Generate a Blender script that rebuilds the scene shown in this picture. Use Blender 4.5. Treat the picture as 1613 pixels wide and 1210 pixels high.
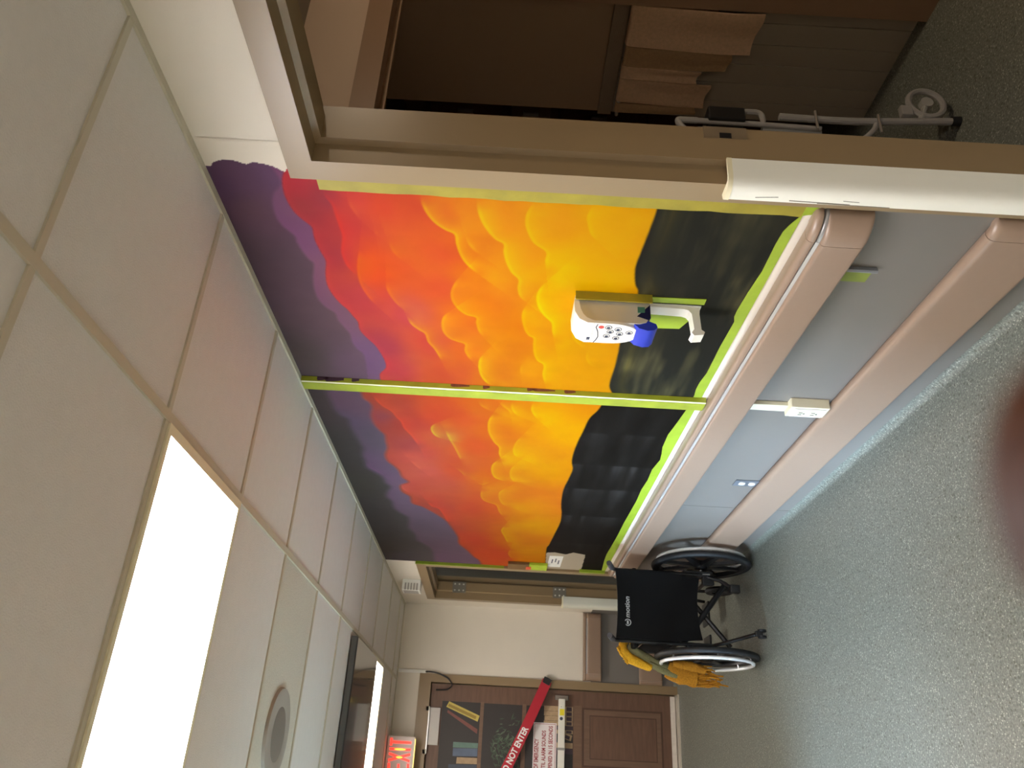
import bpy, bmesh, math, random
import numpy as np
from mathutils import Vector, Matrix
random.seed(7)
for o in list(bpy.data.objects): bpy.data.objects.remove(o)
SC = bpy.context.scene
COL = SC.collection

# ------------------------------------------------------------------ camera
CAM_POS = (-1.3475, 0.0, 1.5316)
H = 2.328                       # ceiling height
L = 6.90                        # end wall
W_L = -2.44                     # left wall
yaw, pitch, roll = 0.473109, -0.0029578, 0.0553117
fwd = Vector((math.sin(yaw)*math.cos(pitch), math.cos(yaw)*math.cos(pitch), math.sin(pitch)))
rgt = Vector((math.cos(yaw), -math.sin(yaw), 0))
upv = rgt.cross(fwd)
cr, sr = math.cos(roll), math.sin(roll)
R_ = cr*rgt + sr*upv
U_ = cr*upv - sr*rgt
# the phone was held on its side: picture right = down in the corridor
cx, cy, cz = -U_, R_, -fwd
cam_d = bpy.data.cameras.new('camera')
cam = bpy.data.objects.new('camera', cam_d); COL.objects.link(cam)
M = Matrix(((cx.x, cy.x, cz.x, CAM_POS[0]), (cx.y, cy.y, cz.y, CAM_POS[1]), (cx.z, cy.z, cz.z, CAM_POS[2]), (0, 0, 0, 1)))
cam.matrix_world = M
cam_d.sensor_fit = 'HORIZONTAL'; cam_d.sensor_width = 36.0
cam_d.lens = 36.0*1227.96/1613.0
cam_d.clip_start = 0.005
cam_d.dof.use_dof = True; cam_d.dof.focus_distance = 2.7; cam_d.dof.aperture_fstop = 9.0
SC.camera = cam

# ------------------------------------------------------------------ world / light / exposure
wd = bpy.data.worlds.new('daylight'); SC.world = wd; wd.use_nodes = True
bg = wd.node_tree.nodes['Background']
bg.inputs[0].default_value = (0.50, 0.72, 1.0, 1); bg.inputs[1].default_value = 44.0
SC.view_settings.view_transform = 'Standard'; SC.view_settings.look = 'None'
SC.view_settings.gamma = 1.0; SC.view_settings.use_curve_mapping = False
SC.view_settings.exposure = 1.08
LAMP_STRENGTH = 12.5
pd = bpy.data.lights.new('doorway_portal', 'AREA'); pd.shape = 'RECTANGLE'; pd.size = 2.0; pd.size_y = 1.0
pd.cycles.is_portal = True
po = bpy.data.objects.new('doorway_portal', pd); COL.objects.link(po)
po.location = (W_L-2.62, 3.5, 1.05); po.rotation_euler = (0, -math.pi/2, 0)   # faces the corridor (+X)

# ------------------------------------------------------------------ helpers
def lin(c): 
    c = c/255.0
    return c/12.92 if c <= 0.04045 else ((c+0.055)/1.055)**2.4
def rgb(r, g, b): return (lin(r), lin(g), lin(b), 1)
MATS = {}
def mat(name, col, rough=0.5, metal=0.0, spec=0.5, noise=0.0, nscale=30.0, bump=0.0, bscale=200.0, emit=None, estr=0.0, alpha=1.0, trans=0.0, coat=0.0, stretch=None):
    m = bpy.data.materials.new(name); m.use_nodes = True
    nt = m.node_tree; b = nt.nodes['Principled BSDF']
    b.inputs['Base Color'].default_value = col
    b.inputs['Roughness'].default_value = rough; b.inputs['Metallic'].default_value = metal
    b.inputs['Specular IOR Level'].default_value = spec
    b.inputs['Coat Weight'].default_value = coat
    if alpha < 1: b.inputs['Alpha'].default_value = alpha
    if trans: b.inputs['Transmission Weight'].default_value = trans
    if emit: b.inputs['Emission Color'].default_value = emit; b.inputs['Emission Strength'].default_value = estr
    if noise or bump:
        tc = nt.nodes.new('ShaderNodeTexCoord'); src = tc.outputs['Object']
        if stretch:
            mp = nt.nodes.new('ShaderNodeMapping'); mp.inputs['Scale'].default_value = stretch
            nt.links.new(src, mp.inputs[0]); src = mp.outputs[0]
    if noise:
        n = nt.nodes.new('ShaderNodeTexNoise'); n.inputs['Scale'].default_value = nscale; n.inputs['Detail'].default_value = 4
        nt.links.new(src, n.inputs['Vector'])
        r = nt.nodes.new('ShaderNodeMapRange'); r.inputs['From Min'].default_value = 0.25; r.inputs['From Max'].default_value = 0.75
        r.inputs['To Min'].default_value = 1-noise; r.inputs['To Max'].default_value = 1+noise
        nt.links.new(n.outputs['Fac'], r.inputs['Value'])
        v = nt.nodes.new('ShaderNodeVectorMath'); v.operation = 'SCALE'; v.inputs[0].default_value = col[:3]
        nt.links.new(r.outputs[0], v.inputs['Scale']); nt.links.new(v.outputs[0], b.inputs['Base Color'])
    if bump:
        n2 = nt.nodes.new('ShaderNodeTexNoise'); n2.inputs['Scale'].default_value = bscale; n2.inputs['Detail'].default_value = 3
        nt.links.new(src, n2.inputs['Vector'])
        bp = nt.nodes.new('ShaderNodeBump'); bp.inputs['Strength'].default_value = bump; bp.inputs['Distance'].default_value = 0.002
        nt.links.new(n2.outputs['Fac'], bp.inputs['Height']); nt.links.new(bp.outputs[0], b.inputs['Normal'])
    MATS[name] = m
    return m

class MB:
    def __init__(s): s.v = []; s.f = []
    def add(s, vs, fs):
        o = len(s.v); s.v += [tuple(p) for p in vs]; s.f += [tuple(i+o for i in f) for f in fs]; return s
    def box(s, x0, x1, y0, y1, z0, z1, bev=0.0):
        x0, x1 = min(x0, x1), max(x0, x1); y0, y1 = min(y0, y1), max(y0, y1); z0, z1 = min(z0, z1), max(z0, z1)
        if bev:
            bm = bmesh.new()
            bmesh.ops.create_cube(bm, size=1.0, matrix=Matrix.Translation(((x0+x1)/2, (y0+y1)/2, (z0+z1)/2)) @ Matrix.Diagonal((x1-x0, y1-y0, z1-z0, 1)))
            bmesh.ops.bevel(bm, geom=list(bm.edges), offset=bev, segments=2, affect='EDGES', profile=0.5)
            bm.verts.index_update()
            s.add([v.co[:] for v in bm.verts], [[v.index for v in f.verts] for f in bm.faces]); bm.free(); return s
        v = [(x, y, z) for x in (x0, x1) for y in (y0, y1) for z in (z0, z1)]
        return s.add(v, [(0, 1, 3, 2), (4, 6, 7, 5), (0, 4, 5, 1), (2, 3, 7, 6), (0, 2, 6, 4), (1, 5, 7, 3)])
    def extrude(s, prof, axis, a, b, closed=True):
        """prof: 2D points in the two other axes (cyclic order kept), swept along axis from a to b"""
        n = len(prof)
        def P(p, t):
            return {'x': (t, p[0], p[1]), 'y': (p[0], t, p[1]), 'z': (p[0], p[1], t)}[axis]
        vs = [P(p, a) for p in prof]+[P(p, b) for p in prof]
        fs = [(i, (i+1) % n, n+(i+1) % n, n+i) for i in range(n if closed else n-1)]
        if closed: fs += [tuple(range(n-1, -1, -1)), tuple(range(n, 2*n))]
        return s.add(vs, fs)
    def tube(s, pts, r, n=10, cap=True, closed=False):
        pts = [Vector(p) for p in pts]; m = len(pts)
        rs = r if isinstance(r, (list, tuple)) else [r]*m
        up = None; rings = []
        for i, p in enumerate(pts):
            if closed: t = pts[(i+1) % m]-pts[i-1]
            elif i == 0: t = pts[1]-p
            elif i == m-1: t = p-pts[-2]
            else: t = (pts[i+1]-p).normalized()+(p-pts[i-1]).normalized()
            t = t.normalized() if t.length > 1e-9 else Vector((0, 0, 1))
            if up is None: up = Vector((0, 0, 1)) if abs(t.z) < .9 else Vector((1, 0, 0))
            side = t.cross(up).normalized(); up = side.cross(t).normalized()
            rings.append([p+side*math.cos(k*2*math.pi/n)*rs[i]+up*math.sin(k*2*math.pi/n)*rs[i] for k in range(n)])
        vs = [v for rg in rings for v in rg]; fs = []
        for i in range(m if closed else m-1):
            j = (i+1) % m
            for k in range(n): fs.append((i*n+k, i*n+(k+1) % n, j*n+(k+1) % n, j*n+k))
        if cap and not closed: fs += [tuple(range(n-1, -1, -1)), tuple(range((m-1)*n, m*n))]
        return s.add(vs, fs)
    def lathe(s, prof, c, axis='x', n=40, ang=2*math.pi):
        """prof: (offset along axis, radius)"""
        full = abs(ang-2*math.pi) < 1e-6; m = len(prof); vs = []; fs = []
        for k in range(n):
            a = ang*k/n
            for (t, r) in prof:
                q = {'x': (t, r*math.cos(a), r*math.sin(a)), 'y': (r*math.cos(a), t, r*math.sin(a)), 'z': (r*math.cos(a), r*math.sin(a), t)}[axis]
                vs.append((c[0]+q[0], c[1]+q[1], c[2]+q[2]))
        for k in range(n):
            k2 = (k+1) % n
            for i in range(m-1): fs.append((k*m+i, k*m+i+1, k2*m+i+1, k2*m+i))
        return s.add(vs, fs)
    def torus(s, c, R, r, axis='x', n=48, k=10):
        pts = []
        for i in range(n):
            a = 2*math.pi*i/n
            q = {'x': (0, R*math.cos(a), R*math.sin(a)), 'y': (R*math.cos(a), 0, R*math.sin(a)), 'z': (R*math.cos(a), R*math.sin(a), 0)}[axis]
            pts.append((c[0]+q[0], c[1]+q[1], c[2]+q[2]))
        return s.tube(pts, r, k, closed=True)
    def prism(s, poly, axis, a, b):
        return s.extrude(poly, axis, a, b)
    def mesh(s, name):
        me = bpy.data.meshes.new(name); me.from_pydata(s.v, [], s.f); me.update(); return me
    def build(s, name, m, parent=None, smooth=False, ang=35):
        me = s.mesh(name)
        bm = bmesh.new(); bm.from_mesh(me); bmesh.ops.recalc_face_normals(bm, faces=bm.faces); bm.to_mesh(me); bm.free()
        if m: me.materials.append(m)
        if smooth:
            me.polygons.foreach_set('use_smooth', [True]*len(me.polygons))
            try: me.set_sharp_from_angle(angle=math.radians(ang))
            except Exception: pass
        ob = bpy.data.objects.new(name, me); COL.objects.link(ob)
        if parent: ob.parent = parent
        return ob
def B(name, m, parent, *a, bev=0.0, smooth=False): 
    return MB().box(*a, bev=bev).build(name, m, parent, smooth)
def tag(o, label=None, cat=None, group=None, kind=None):
    if label: o['label'] = label
    if cat: o['category'] = cat
    if group: o['group'] = group
    if kind: o['kind'] = kind
    return o
def empty(name, loc=(0, 0, 0)):
    o = bpy.data.objects.new(name, None); COL.objects.link(o); o.location = loc; o.empty_display_size = .05; return o
def thing(name, label, cat, loc=(0, 0, 0), group=None):
    return tag(empty(name, loc), label, cat, group)
def struct(o, label=None, cat=None):
    o['kind'] = 'structure'
    if label: o['label'] = label
    if cat: o['category'] = cat
    return o
def text_mesh(name, s, size, m, parent, mw, align='LEFT', xs=1.0, ext=0.0004, bold=0.0, shear=0.0):
    """lettering as a mesh; mw maps text plane (x right, y up) into the place"""
    cu = bpy.data.curves.new('t', 'FONT'); cu.body = s; cu.size = size; cu.align_x = align; cu.align_y = 'CENTER'; cu.extrude = ext; cu.offset = bold; cu.shear = shear
    cu.resolution_u = 3
    t = bpy.data.objects.new('t', cu); COL.objects.link(t)
    dg = bpy.context.evaluated_depsgraph_get()
    me = bpy.data.meshes.new_from_object(t.evaluated_get(dg)); bpy.data.objects.remove(t)
    me.transform(mw @ Matrix.Diagonal((xs, 1, 1, 1)))
    me.materials.clear(); me.materials.append(m); me.name = name
    o = bpy.data.objects.new(name, me); COL.objects.link(o)
    if parent: o.parent = parent
    return o
def basis(o, x, y):
    x = Vector(x).normalized(); y = Vector(y).normalized(); z = x.cross(y)
    return Matrix(((x.x, y.x, z.x, o[0]), (x.y, y.y, z.y, o[1]), (x.z, y.z, z.z, o[2]), (0, 0, 0, 1)))
def round_path(pts, r, n=6):
    """polyline with rounded corners"""
    pts = [Vector(p) for p in pts]; out = [pts[0]]
    for i in range(1, len(pts)-1):
        a, b, c = pts[i-1], pts[i], pts[i+1]
        d1 = (a-b); d2 = (c-b); rr = min(r, d1.length*.45, d2.length*.45)
        p1 = b+d1.normalized()*rr; p2 = b+d2.normalized()*rr
        for k in range(n+1):
            t = k/n; out.append((1-t)**2*p1+2*t*(1-t)*b+t*t*p2)
    return out+[pts[-1]]

# ------------------------------------------------------------------ materials
WALL = mat('cream_wall_paint', rgb(222, 213, 197), .6, noise=.02, nscale=6, bump=.12, bscale=350)
GREY = mat('grey_wainscot', rgb(118, 112, 105), .42, noise=.02, nscale=5, bump=.05, bscale=300)
TAUPE = mat('taupe_frame_paint', rgb(140, 118, 86), .38, noise=.02, nscale=8, bump=.05, bscale=120)
TILE = mat('ceiling_tile', rgb(216, 211, 203), .9, noise=.02, nscale=40, bump=.6, bscale=260, spec=.2)
TILE2 = mat('fissured_tile', rgb(200, 194, 178), .9, noise=.06, nscale=120, bump=.8, bscale=180, spec=.2)
GRID = mat('grid_bar', rgb(190, 182, 160), .5)
TAN = mat('tan_vinyl', rgb(148, 124, 105), .32, noise=.015, nscale=60, bump=.08, bscale=500, spec=.5)
CHROME = mat('grey_insert', rgb(196, 194, 190), .2, metal=.35)
GUARD = mat('ivory_guard', rgb(238, 236, 222), .4, noise=.03, nscale=12, bump=.15, bscale=600, stretch=(1, 1, .1))
GUARD2 = mat('pale_guard', rgb(212, 210, 194), .4)
IVORY = mat('ivory_plastic', rgb(224, 218, 190), .4)
WHITE = mat('white_plastic', rgb(232, 230, 222), .35)
BLACK = mat('black_plastic', rgb(22, 22, 23), .4)
DARK = mat('dark_recess', rgb(20, 17, 14), .8)
CAULK = mat('seam_dark', rgb(70, 72, 74), .6)
STEEL = mat('steel', rgb(190, 190, 188), .28, metal=.9)
GREEN = mat('green_tape', rgb(146, 168, 36), .5, noise=.12, nscale=14, bump=.3, bscale=90)
GREENO = mat('olive_tape', rgb(150, 136, 34), .5, noise=.24, nscale=9, bump=.3, bscale=60)

def floor_material():
    m = bpy.data.materials.new('speckled_vinyl'); m.use_nodes = True; nt = m.node_tree; b = nt.nodes['Principled BSDF']
    tc = nt.nodes.new('ShaderNodeTexCoord')
    def vor(scale, rnd=1.0):
        v = nt.nodes.new('ShaderNodeTexVoronoi'); v.inputs['Scale'].default_value = scale; v.inputs['Randomness'].default_value = rnd
        nt.links.new(tc.outputs['Object'], v.inputs['Vector']); return v
    v1, v2 = vor(165), vor(95)
    n = nt.nodes.new('ShaderNodeTexNoise'); n.inputs['Scale'].default_value = 130; n.inputs['Detail'].default_value = 3; n.inputs['Roughness'].default_value = .7
    nt.links.new(tc.outputs['Object'], n.inputs['Vector'])
    rp = nt.nodes.new('ShaderNodeValToRGB'); e = rp.color_ramp
    e.elements[0].position = .28; e.elements[0].color = rgb(74, 77, 70)
    e.elements[1].position = .72; e.elements[1].color = rgb(144, 147, 136)
    x = e.elements.new(.5); x.color = rgb(110, 113, 104)
    nt.links.new(n.outputs['Fac'], rp.inputs[0])
    def chips(v, lo, hi, col, prev):
        sep = nt.nodes.new('ShaderNodeSeparateColor'); nt.links.new(v.outputs['Color'], sep.inputs[0])
        r = nt.nodes.new('ShaderNodeMapRange'); r.inputs['From Min'].default_value = lo; r.inputs['From Max'].default_value = hi
        nt.links.new(sep.outputs[0], r.inputs['Value'])
        d = nt.nodes.new('ShaderNodeMapRange'); d.inputs['From Min'].default_value = .55; d.inputs['From Max'].default_value = .3
        nt.links.new(v.outputs['Distance'], d.inputs['Value'])
        mu = nt.nodes.new('ShaderNodeMath'); mu.operation = 'MULTIPLY'; nt.links.new(r.outputs[0], mu.inputs[0]); nt.links.new(d.outputs[0], mu.inputs[1])
        mx = nt.nodes.new('ShaderNodeMix'); mx.data_type = 'RGBA'; nt.links.new(mu.outputs[0], mx.inputs['Factor'])
        nt.links.new(prev, mx.inputs[6]); mx.inputs[7].default_value = col; return mx.outputs[2]
    c = chips(v1, .84, .88, rgb(172, 172, 158), rp.outputs[0])
    c = chips(v2, .86, .88, rgb(84, 84, 74), c)
    nt.links.new(c, b.inputs['Base Color'])
    b.inputs['Roughness'].default_value = .38; b.inputs['Specular IOR Level'].default_value = .5
    bp = nt.nodes.new('ShaderNodeBump'); bp.inputs['Strength'].default_value = .12; bp.inputs['Distance'].default_value = .001
    nt.links.new(n.outputs['Fac'], bp.inputs['Height']); nt.links.new(bp.outputs[0], b.inputs['Normal'])
    return m
FLOOR = floor_material()
# ------------------------------------------------------------------ setting: floor, walls
struct(B('floor', FLOOR, None, W_L-.15, 2.9, -2.75, L+.35, -.05, 0), 'grey speckled sheet vinyl floor of the corridor', 'floor')
T = 0.15
D1a, D1b, D1h = 0.42, 1.462, 2.046        # near doorway on the right wall
D2a, D2b, D2h = 5.486, 6.53, 2.05         # far doorway on the right wall
wr = MB()
wr.box(0, T, -2.6, D1a-.03, 0, H+.05); wr.box(0, T, D1a-.03, D1b+.03, D1h+.03, H+.05)
wr.box(0, T, D1b+.03, D2a-.03, 0, H+.05); wr.box(0, T, D2a-.03, D2b+.03, D2h+.03, H+.05); wr.box(0, T, D2b+.03, L+.15, 0, H+.05)
wall_right = struct(wr.build('wall_right', WALL), 'cream corridor wall that carries the sunset mural', 'wall')
# grey wainscot sheets (each a panel with a fine joint)
for (a, b) in ((1.53, 3.908), (3.911, 5.418)):
    B('wainscot_panel', GREY, wall_right, -.004, 0.0, a, b, .03, .760)
B('wainscot_panel', GREY, wall_right, -.004, 0.0, 6.598, L, .03, .72)
# end wall with doorway
EX0, EX1, EH = -1.72, -.63, 2.045
we = MB(); we.box(EX1+.03, 0.15, L, L+.15, 0, H+.05); we.box(W_L-.15, EX0-.03, L, L+.15, 0, H+.05); we.box(EX0-.03, EX1+.03, L, L+.15, EH+.03, H+.05)
wall_end = struct(we.build('wall_end', WALL), 'cream wall at the end of the corridor', 'wall')
B('wainscot_panel', GREY, wall_end, -.566, 0.0, L-.004, L, .03, .72)
# left wall (out of frame) with an open doorway to daylight
LA, LB, LH = 3.0, 4.0, 2.04
wl = MB(); wl.box(W_L-.15, W_L, -2.6, LA, 0, H+.05); wl.box(W_L-.15, W_L, LB, L+.15, 0, H+.05); wl.box(W_L-.15, W_L, LA, LB, LH, H+.05)
struct(wl.build('wall_left', WALL), 'cream corridor wall with an open doorway to daylight', 'wall')
struct(B('wall_back', WALL, None, W_L-.15, .15, -2.75, -2.6, 0, H+.05), 'cream wall closing the corridor behind', 'wall')
al = MB(); al.box(W_L-2.6, W_L-.15, LA-.15, LA-.05, 0, 2.3); al.box(W_L-2.6, W_L-.15, LB+.05, LB+.15, 0, 2.3); al.box(W_L-2.6, W_L-.15, LA-.05, LB+.05, 2.2, 2.3)  # unseen passage, made deep so the daylight patch stays narrow
struct(al.build('wall_daylight_passage', WALL), 'unseen passage walls shaped to narrow the daylight from the doorway', 'wall')
struct(B('floor_daylight_passage', FLOOR, None, W_L-2.6, W_L-.15, LA-.05, LB+.05, -.05, 0), 'speckled vinyl floor of the unseen daylight passage', 'floor')
struct(B('ground_outside', mat('outside_ground', rgb(120, 118, 104), .9, noise=.1, nscale=3), None, -16, W_L-2.61, -6, 13, -.08, -.02), 'unseen ground outside, added to keep low sky light off the ceiling', 'ground')  # unseen ground added to cut the sky light reaching the ceiling
# coved base where the vinyl turns up the wall
pr = [(-.036, 0.0005)]+[(-.036+.034*math.sin(t), .034-.034*math.cos(t)) for t in [math.pi/2*k/6 for k in range(7)]]+[(-.002, .046), (0, .046), (0, 0.0005)]
struct(MB().extrude(pr, 'y', 1.53, 5.418).build('baseboard_right', FLOOR, None, True, 60), 'speckled vinyl coving along the base of the mural wall', 'coving')
pr2 = [(L-.036, 0.0005)]+[(L-.036+.034*math.sin(t), .034-.034*math.cos(t)) for t in [math.pi/2*k/6 for k in range(7)]]+[(L-.002, .046), (L, .046), (L, .0005)]
struct(MB().extrude(pr2, 'x', -.566, 0.0).build('baseboard_end', FLOOR, None, True, 60), 'short speckled coving under the end wall rails', 'coving')

# ------------------------------------------------------------------ ceiling
G0, GP = 1.0821, .6096
ceiling = struct(B('ceiling', TILE, None, W_L-.15, .15, -2.75, L+.15, H+.04, H+.10), 'suspended ceiling of pale tiles in a metal grid', 'ceiling')
xr = [0.0, -.615, -1.834, W_L]
ys = [G0+GP*k for k in range(-2, 10)]
ys_all = ys+[L]
LIGHT_ROWS = {3: 'a', 9: 'b'}
for i in range(len(ys_all)-1):
    y0, y1 = ys_all[i], ys_all[i+1]
    for j in range(3):
        if j == 1 and i in LIGHT_ROWS: continue
        m = TILE2 if (j == 1 and i == 5) else TILE
        B('tile', m, ceiling, xr[j]-.004 if j else -.004, xr[j+1]+.004, y0+.004, y1-.004, H+.007, H+.022)
for x in (-.615, -1.834):
    B('grid_bar', GRID, ceiling, x-.012, x+.012, ys[0], L, H, H+.009)
B('grid_bar', GRID, ceiling, -.02, 0.0, ys[0], L, H, H+.009)
B('grid_bar', GRID, ceiling, W_L, W_L+.02, ys[0], L, H, H+.009)
B('grid_bar', GRID, ceiling, W_L, 0, L-.02, L, H, H+.0085)
for y in ys:
    for j in range(3):
        a = xr[j]-(.02 if j == 0 else .012); b = xr[j+1]+(.02 if j == 2 else .012)
        B('grid_bar', GRID, ceiling, a, b, y-.009, y+.009, H+.0015, H+.009)
# closing strip over the part of the corridor behind the camera
B('tile', TILE, ceiling, W_L, 0, -2.6, ys[0]-.01, H+.007, H+.022)

# ------------------------------------------------------------------ ceiling lights
LENS = mat('lamp_lens', rgb(250, 250, 245), .4, emit=(1, .985, 1.03, 1), estr=LAMP_STRENGTH)
LFR = mat('lamp_frame', rgb(226, 218, 186), .4)
def troffer(y0, label, LENS=LENS):
    t = thing('ceiling_light', label, 'ceiling light', (-1.2245, y0+GP/2, H), 'recessed ceiling lights')
    x0, x1, yy0, yy1 = .596, -.596, -.2955, .2955
    f = MB(); w = .026
    f.box(x0-w, x0, yy0, yy1, -.004, .012); f.box(x1, x1+w, yy0, yy1, -.004, .012); f.box(x1+w, x0-w, yy0, yy0+w*.7, -.004, .012); f.box(x1+w, x0-w, yy1-w*.7, yy1, -.004, .012)
    f.build('frame', LFR, t)
    B('lens', LENS, t, x1+w, x0-w, yy0+w*.7, yy1-w*.7, .002, .008)
    B('housing', WHITE, t, x1, x0, yy0, yy1, .012, .035)
    return t
troffer(G0+GP, 'large bright rectangular ceiling light nearest the camera')
troffer(G0+7*GP, 'bright ceiling light beside the dark glossy panel near the exit sign', mat('lamp_lens_dim', rgb(250, 250, 245), .4, emit=(1, .92, .85, 1), estr=LAMP_STRENGTH*.52))
troffer(G0-5*GP, 'bright ceiling light behind the camera')
# round ceiling loudspeaker
sp = thing('ceiling_speaker', 'round grey loudspeaker grille set in a fissured ceiling tile', 'speaker', (-1.225, G0+3.5*GP, H))
GR1 = mat('grille_ring', rgb(158, 150, 138), .6, bump=.3, bscale=500); GR2 = mat('grille_mesh', rgb(126, 118, 108), .7, bump=.6, bscale=700)
MB().lathe([(.0075, .165), (-.004, .160), (-.006, .10), (-.004, .095)], (0, 0, 0), 'z', 40).build('rim', GR1, sp, True)
MB().lathe([(-.004, .097), (-.008, .06), (-.009, .0001)], (0, 0, 0), 'z', 40).build('grille', GR2, sp, True)
# dark glossy panel under the ceiling
GLOSS = mat('dark_gloss', rgb(46, 45, 43), .12, spec=.6, coat=.3)
DGREY = mat('dark_grey_side', rgb(84, 84, 80), .5)
pn = thing('ceiling_panel', 'dark glossy flat panel mounted under the ceiling before the exit sign', 'panel', (-1.27, 4.93, H))
B('body', DGREY, pn, -.58, .61, -.42, .42, -.030, 0.0)
B('face', GLOSS, pn, -.575, .605, -.415, .415, -.037, -.030)

# ------------------------------------------------------------------ doorway frames on the right wall
def frame_profile_y(mb, yin, s, z0, z1):
    """metal jamb; s = +1 when the frame lies on the +Y side of the opening"""
    y = lambda d: yin+s*d
    pts = [(-.018, 0), (-.018, .066), (.0, .066), (T-.0, .066), (T+.018, .066), (T+.018, 0), (T-.03, 0), (T-.034, -.016), (.046, -.016), (.040, 0)]
    mb.extrude([(a, y(b)) for a, b in pts], 'z', z0, z1)
def doorway(name, ya, yb, h, label):
    e = struct(empty(name, (0, (ya+yb)/2, 0))); e['label'] = label; e['category'] = 'door frame'
    oy = -(ya+yb)/2
    for yin, s in ((ya, -1), (yb, 1)):
        m = MB(); frame_profile_y(m, yin+oy, s, 0, h+.066); m.build('jamb', TAUPE, e)
    pts = [(-.018, h), (-.018, h+.066), (T+.018, h+.066), (T+.018, h), (T-.03, h), (T-.034, h-.016), (.046, h-.016), (.040, h)]
    MB().extrude(pts and [(a, b) for a, b in pts], 'y', ya+oy-.0, yb+oy+.0).build('head', TAUPE, e)
    return e
d1 = doorway('door_1', D1a, D1b, D1h, 'taupe metal frame of the open doorway to the dark washroom')
d2 = doorway('door_2', D2a, D2b, D2h, 'taupe metal frame of the narrow open doorway behind the wheelchair')
oy1 = -(D1a+D1b)/2
# strike plate on the near jamb
STRK = mat('strike_plate', rgb(150, 132, 106), .35, metal=.5)
sk = B('strike_plate', STRK, d1, T-.028, T+.019, D1b+oy1-.003, D1b+oy1+.0, .965, 1.075)
B('strike_hole', BLACK, sk, T-.018, T-.002, D1b+oy1-.0045, D1b+oy1-.003, 1.005, 1.035)
oy2 = -(D2a+D2b)/2
for z in (1.80, .97):
    hp = B('hinge_plate', mat('hinge_grey', rgb(150, 144, 130), .35, metal=.6), d2, .03, .12, D2b+oy2-.019, D2b+oy2-.0165, z, z+.11)
    for kz in (.02, .055, .09):
        for kx in (.05, .10): B('screw', GUARD2, hp, kx-.006, kx+.006, D2b+oy2-.0205, D2b+oy2-.019, z+kz-.006, z+kz+.006)
# corner guards on the jambs
def guard(yb, h, label, m, thick=.014):
    g = thing('corner_guard', label, 'corner guard', (0, yb, 0))
    # L profile: corridor face and return into the opening
    o = [(-.020, .036), (-.034, .034), (-.040, .028), (-.040, .006), (-.035, -.008), (-.025, -.019), (-.008, -.024), (.045, -.024)]
    i = [(.045, -.017), (-.006, -.017), (-.0185, -.012), (-.019, .0), (-.019, .036)]
    MB().extrude(o+i, 'z', .002, h-.012).build('shell', m, g, True, 40)
    c = MB().extrude([(a*1.03-.0005, b*1.02) for a, b in o]+i, 'z', h-.012, h).build('end_cap', mat('cap_'+m.name, rgb(232, 224, 188), .35), g, True, 40)
    return g
guard(D1b, 1.03, 'scuffed ivory vinyl guard wrapping the near washroom door jamb', GUARD)
guard(D2b, 1.005, 'pale vinyl guard on the far jamb behind the wheelchair', GUARD2)
# black scuffs on the near guard
SC1 = mat('scuff', rgb(120, 112, 96), .6)
gd = [o for o in bpy.data.objects if o.name == 'corner_guard'][0]
for (a, b, c, d, w) in ((.016, .955, .011, .90, .0010), (.021, .87, .024, .72, .0014), (.025, .80, .027, .62, .0012), (.012, .74, .014, .70, .0008)):
    MB().add([(-.0405, a-w, b), (-.0405, a+w, b), (-.0405, c+w, d), (-.0405, c-w, d), (-.0395, a-w, b), (-.0395, a+w, b), (-.0395, c+w, d), (-.0395, c-w, d)],
             [(0, 1, 2, 3), (4, 7, 6, 5), (0, 4, 5, 1), (1, 5, 6, 2), (2, 6, 7, 3), (3, 7, 4, 0)]).build('scuff_mark', SC1, gd)

# ------------------------------------------------------------------ mural (paint on the wall)
EDGE_A = [(1.502,2.162),(1.566,2.147),(1.607,2.175),(1.647,2.189),(1.697,2.194),(1.739,2.188),(1.768,2.172),(1.79,2.16),(1.817,2.161),(1.863,2.153),(1.897,2.143),(1.92,2.133),(1.984,2.148),(2.049,2.158),(2.117,2.156),(2.162,2.138),(2.19,2.117),(2.233,2.115),(2.283,2.1),(2.321,2.089),(2.376,2.09),(2.424,2.08),(2.466,2.061),(2.597,2.068)]
EDGE_B = [(1.499,2.119),(1.524,2.13),(1.551,2.141),(1.589,2.148),(1.628,2.149),(1.676,2.141),(1.708,2.126),(1.74,2.105),(1.767,2.105),(1.803,2.107),(1.859,2.1),(1.902,2.094),(1.959,2.106),(2.023,2.113),(2.083,2.105),(2.133,2.088),(2.161,2.073),(2.203,2.06),(2.239,2.049),(2.291,2.05),(2.342,2.033),(2.388,2.012),(2.437,2.0),(2.502,1.99),(2.556,1.993),(2.607,2.021),(2.673,2.025)]
EDGE_FA = [(2.722,2.246),(2.809,2.256),(2.899,2.252),(2.954,2.252),(3.008,2.237),(3.046,2.209),(3.123,2.214),(3.211,2.206),(3.304,2.198),(3.361,2.191),(3.443,2.207),(3.527,2.207),(3.615,2.211),(3.677,2.179),(3.742,2.146),(3.825,2.14),(3.884,2.121),(3.965,2.147),(4.047,2.161),(4.125,2.139),(4.24,2.142),(4.324,2.114),(4.409,2.075),(4.608,2.093),(4.741,2.064),(4.886,2.061),(4.973,2.02),(5.144,1.978),(5.639,1.997)]
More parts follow.
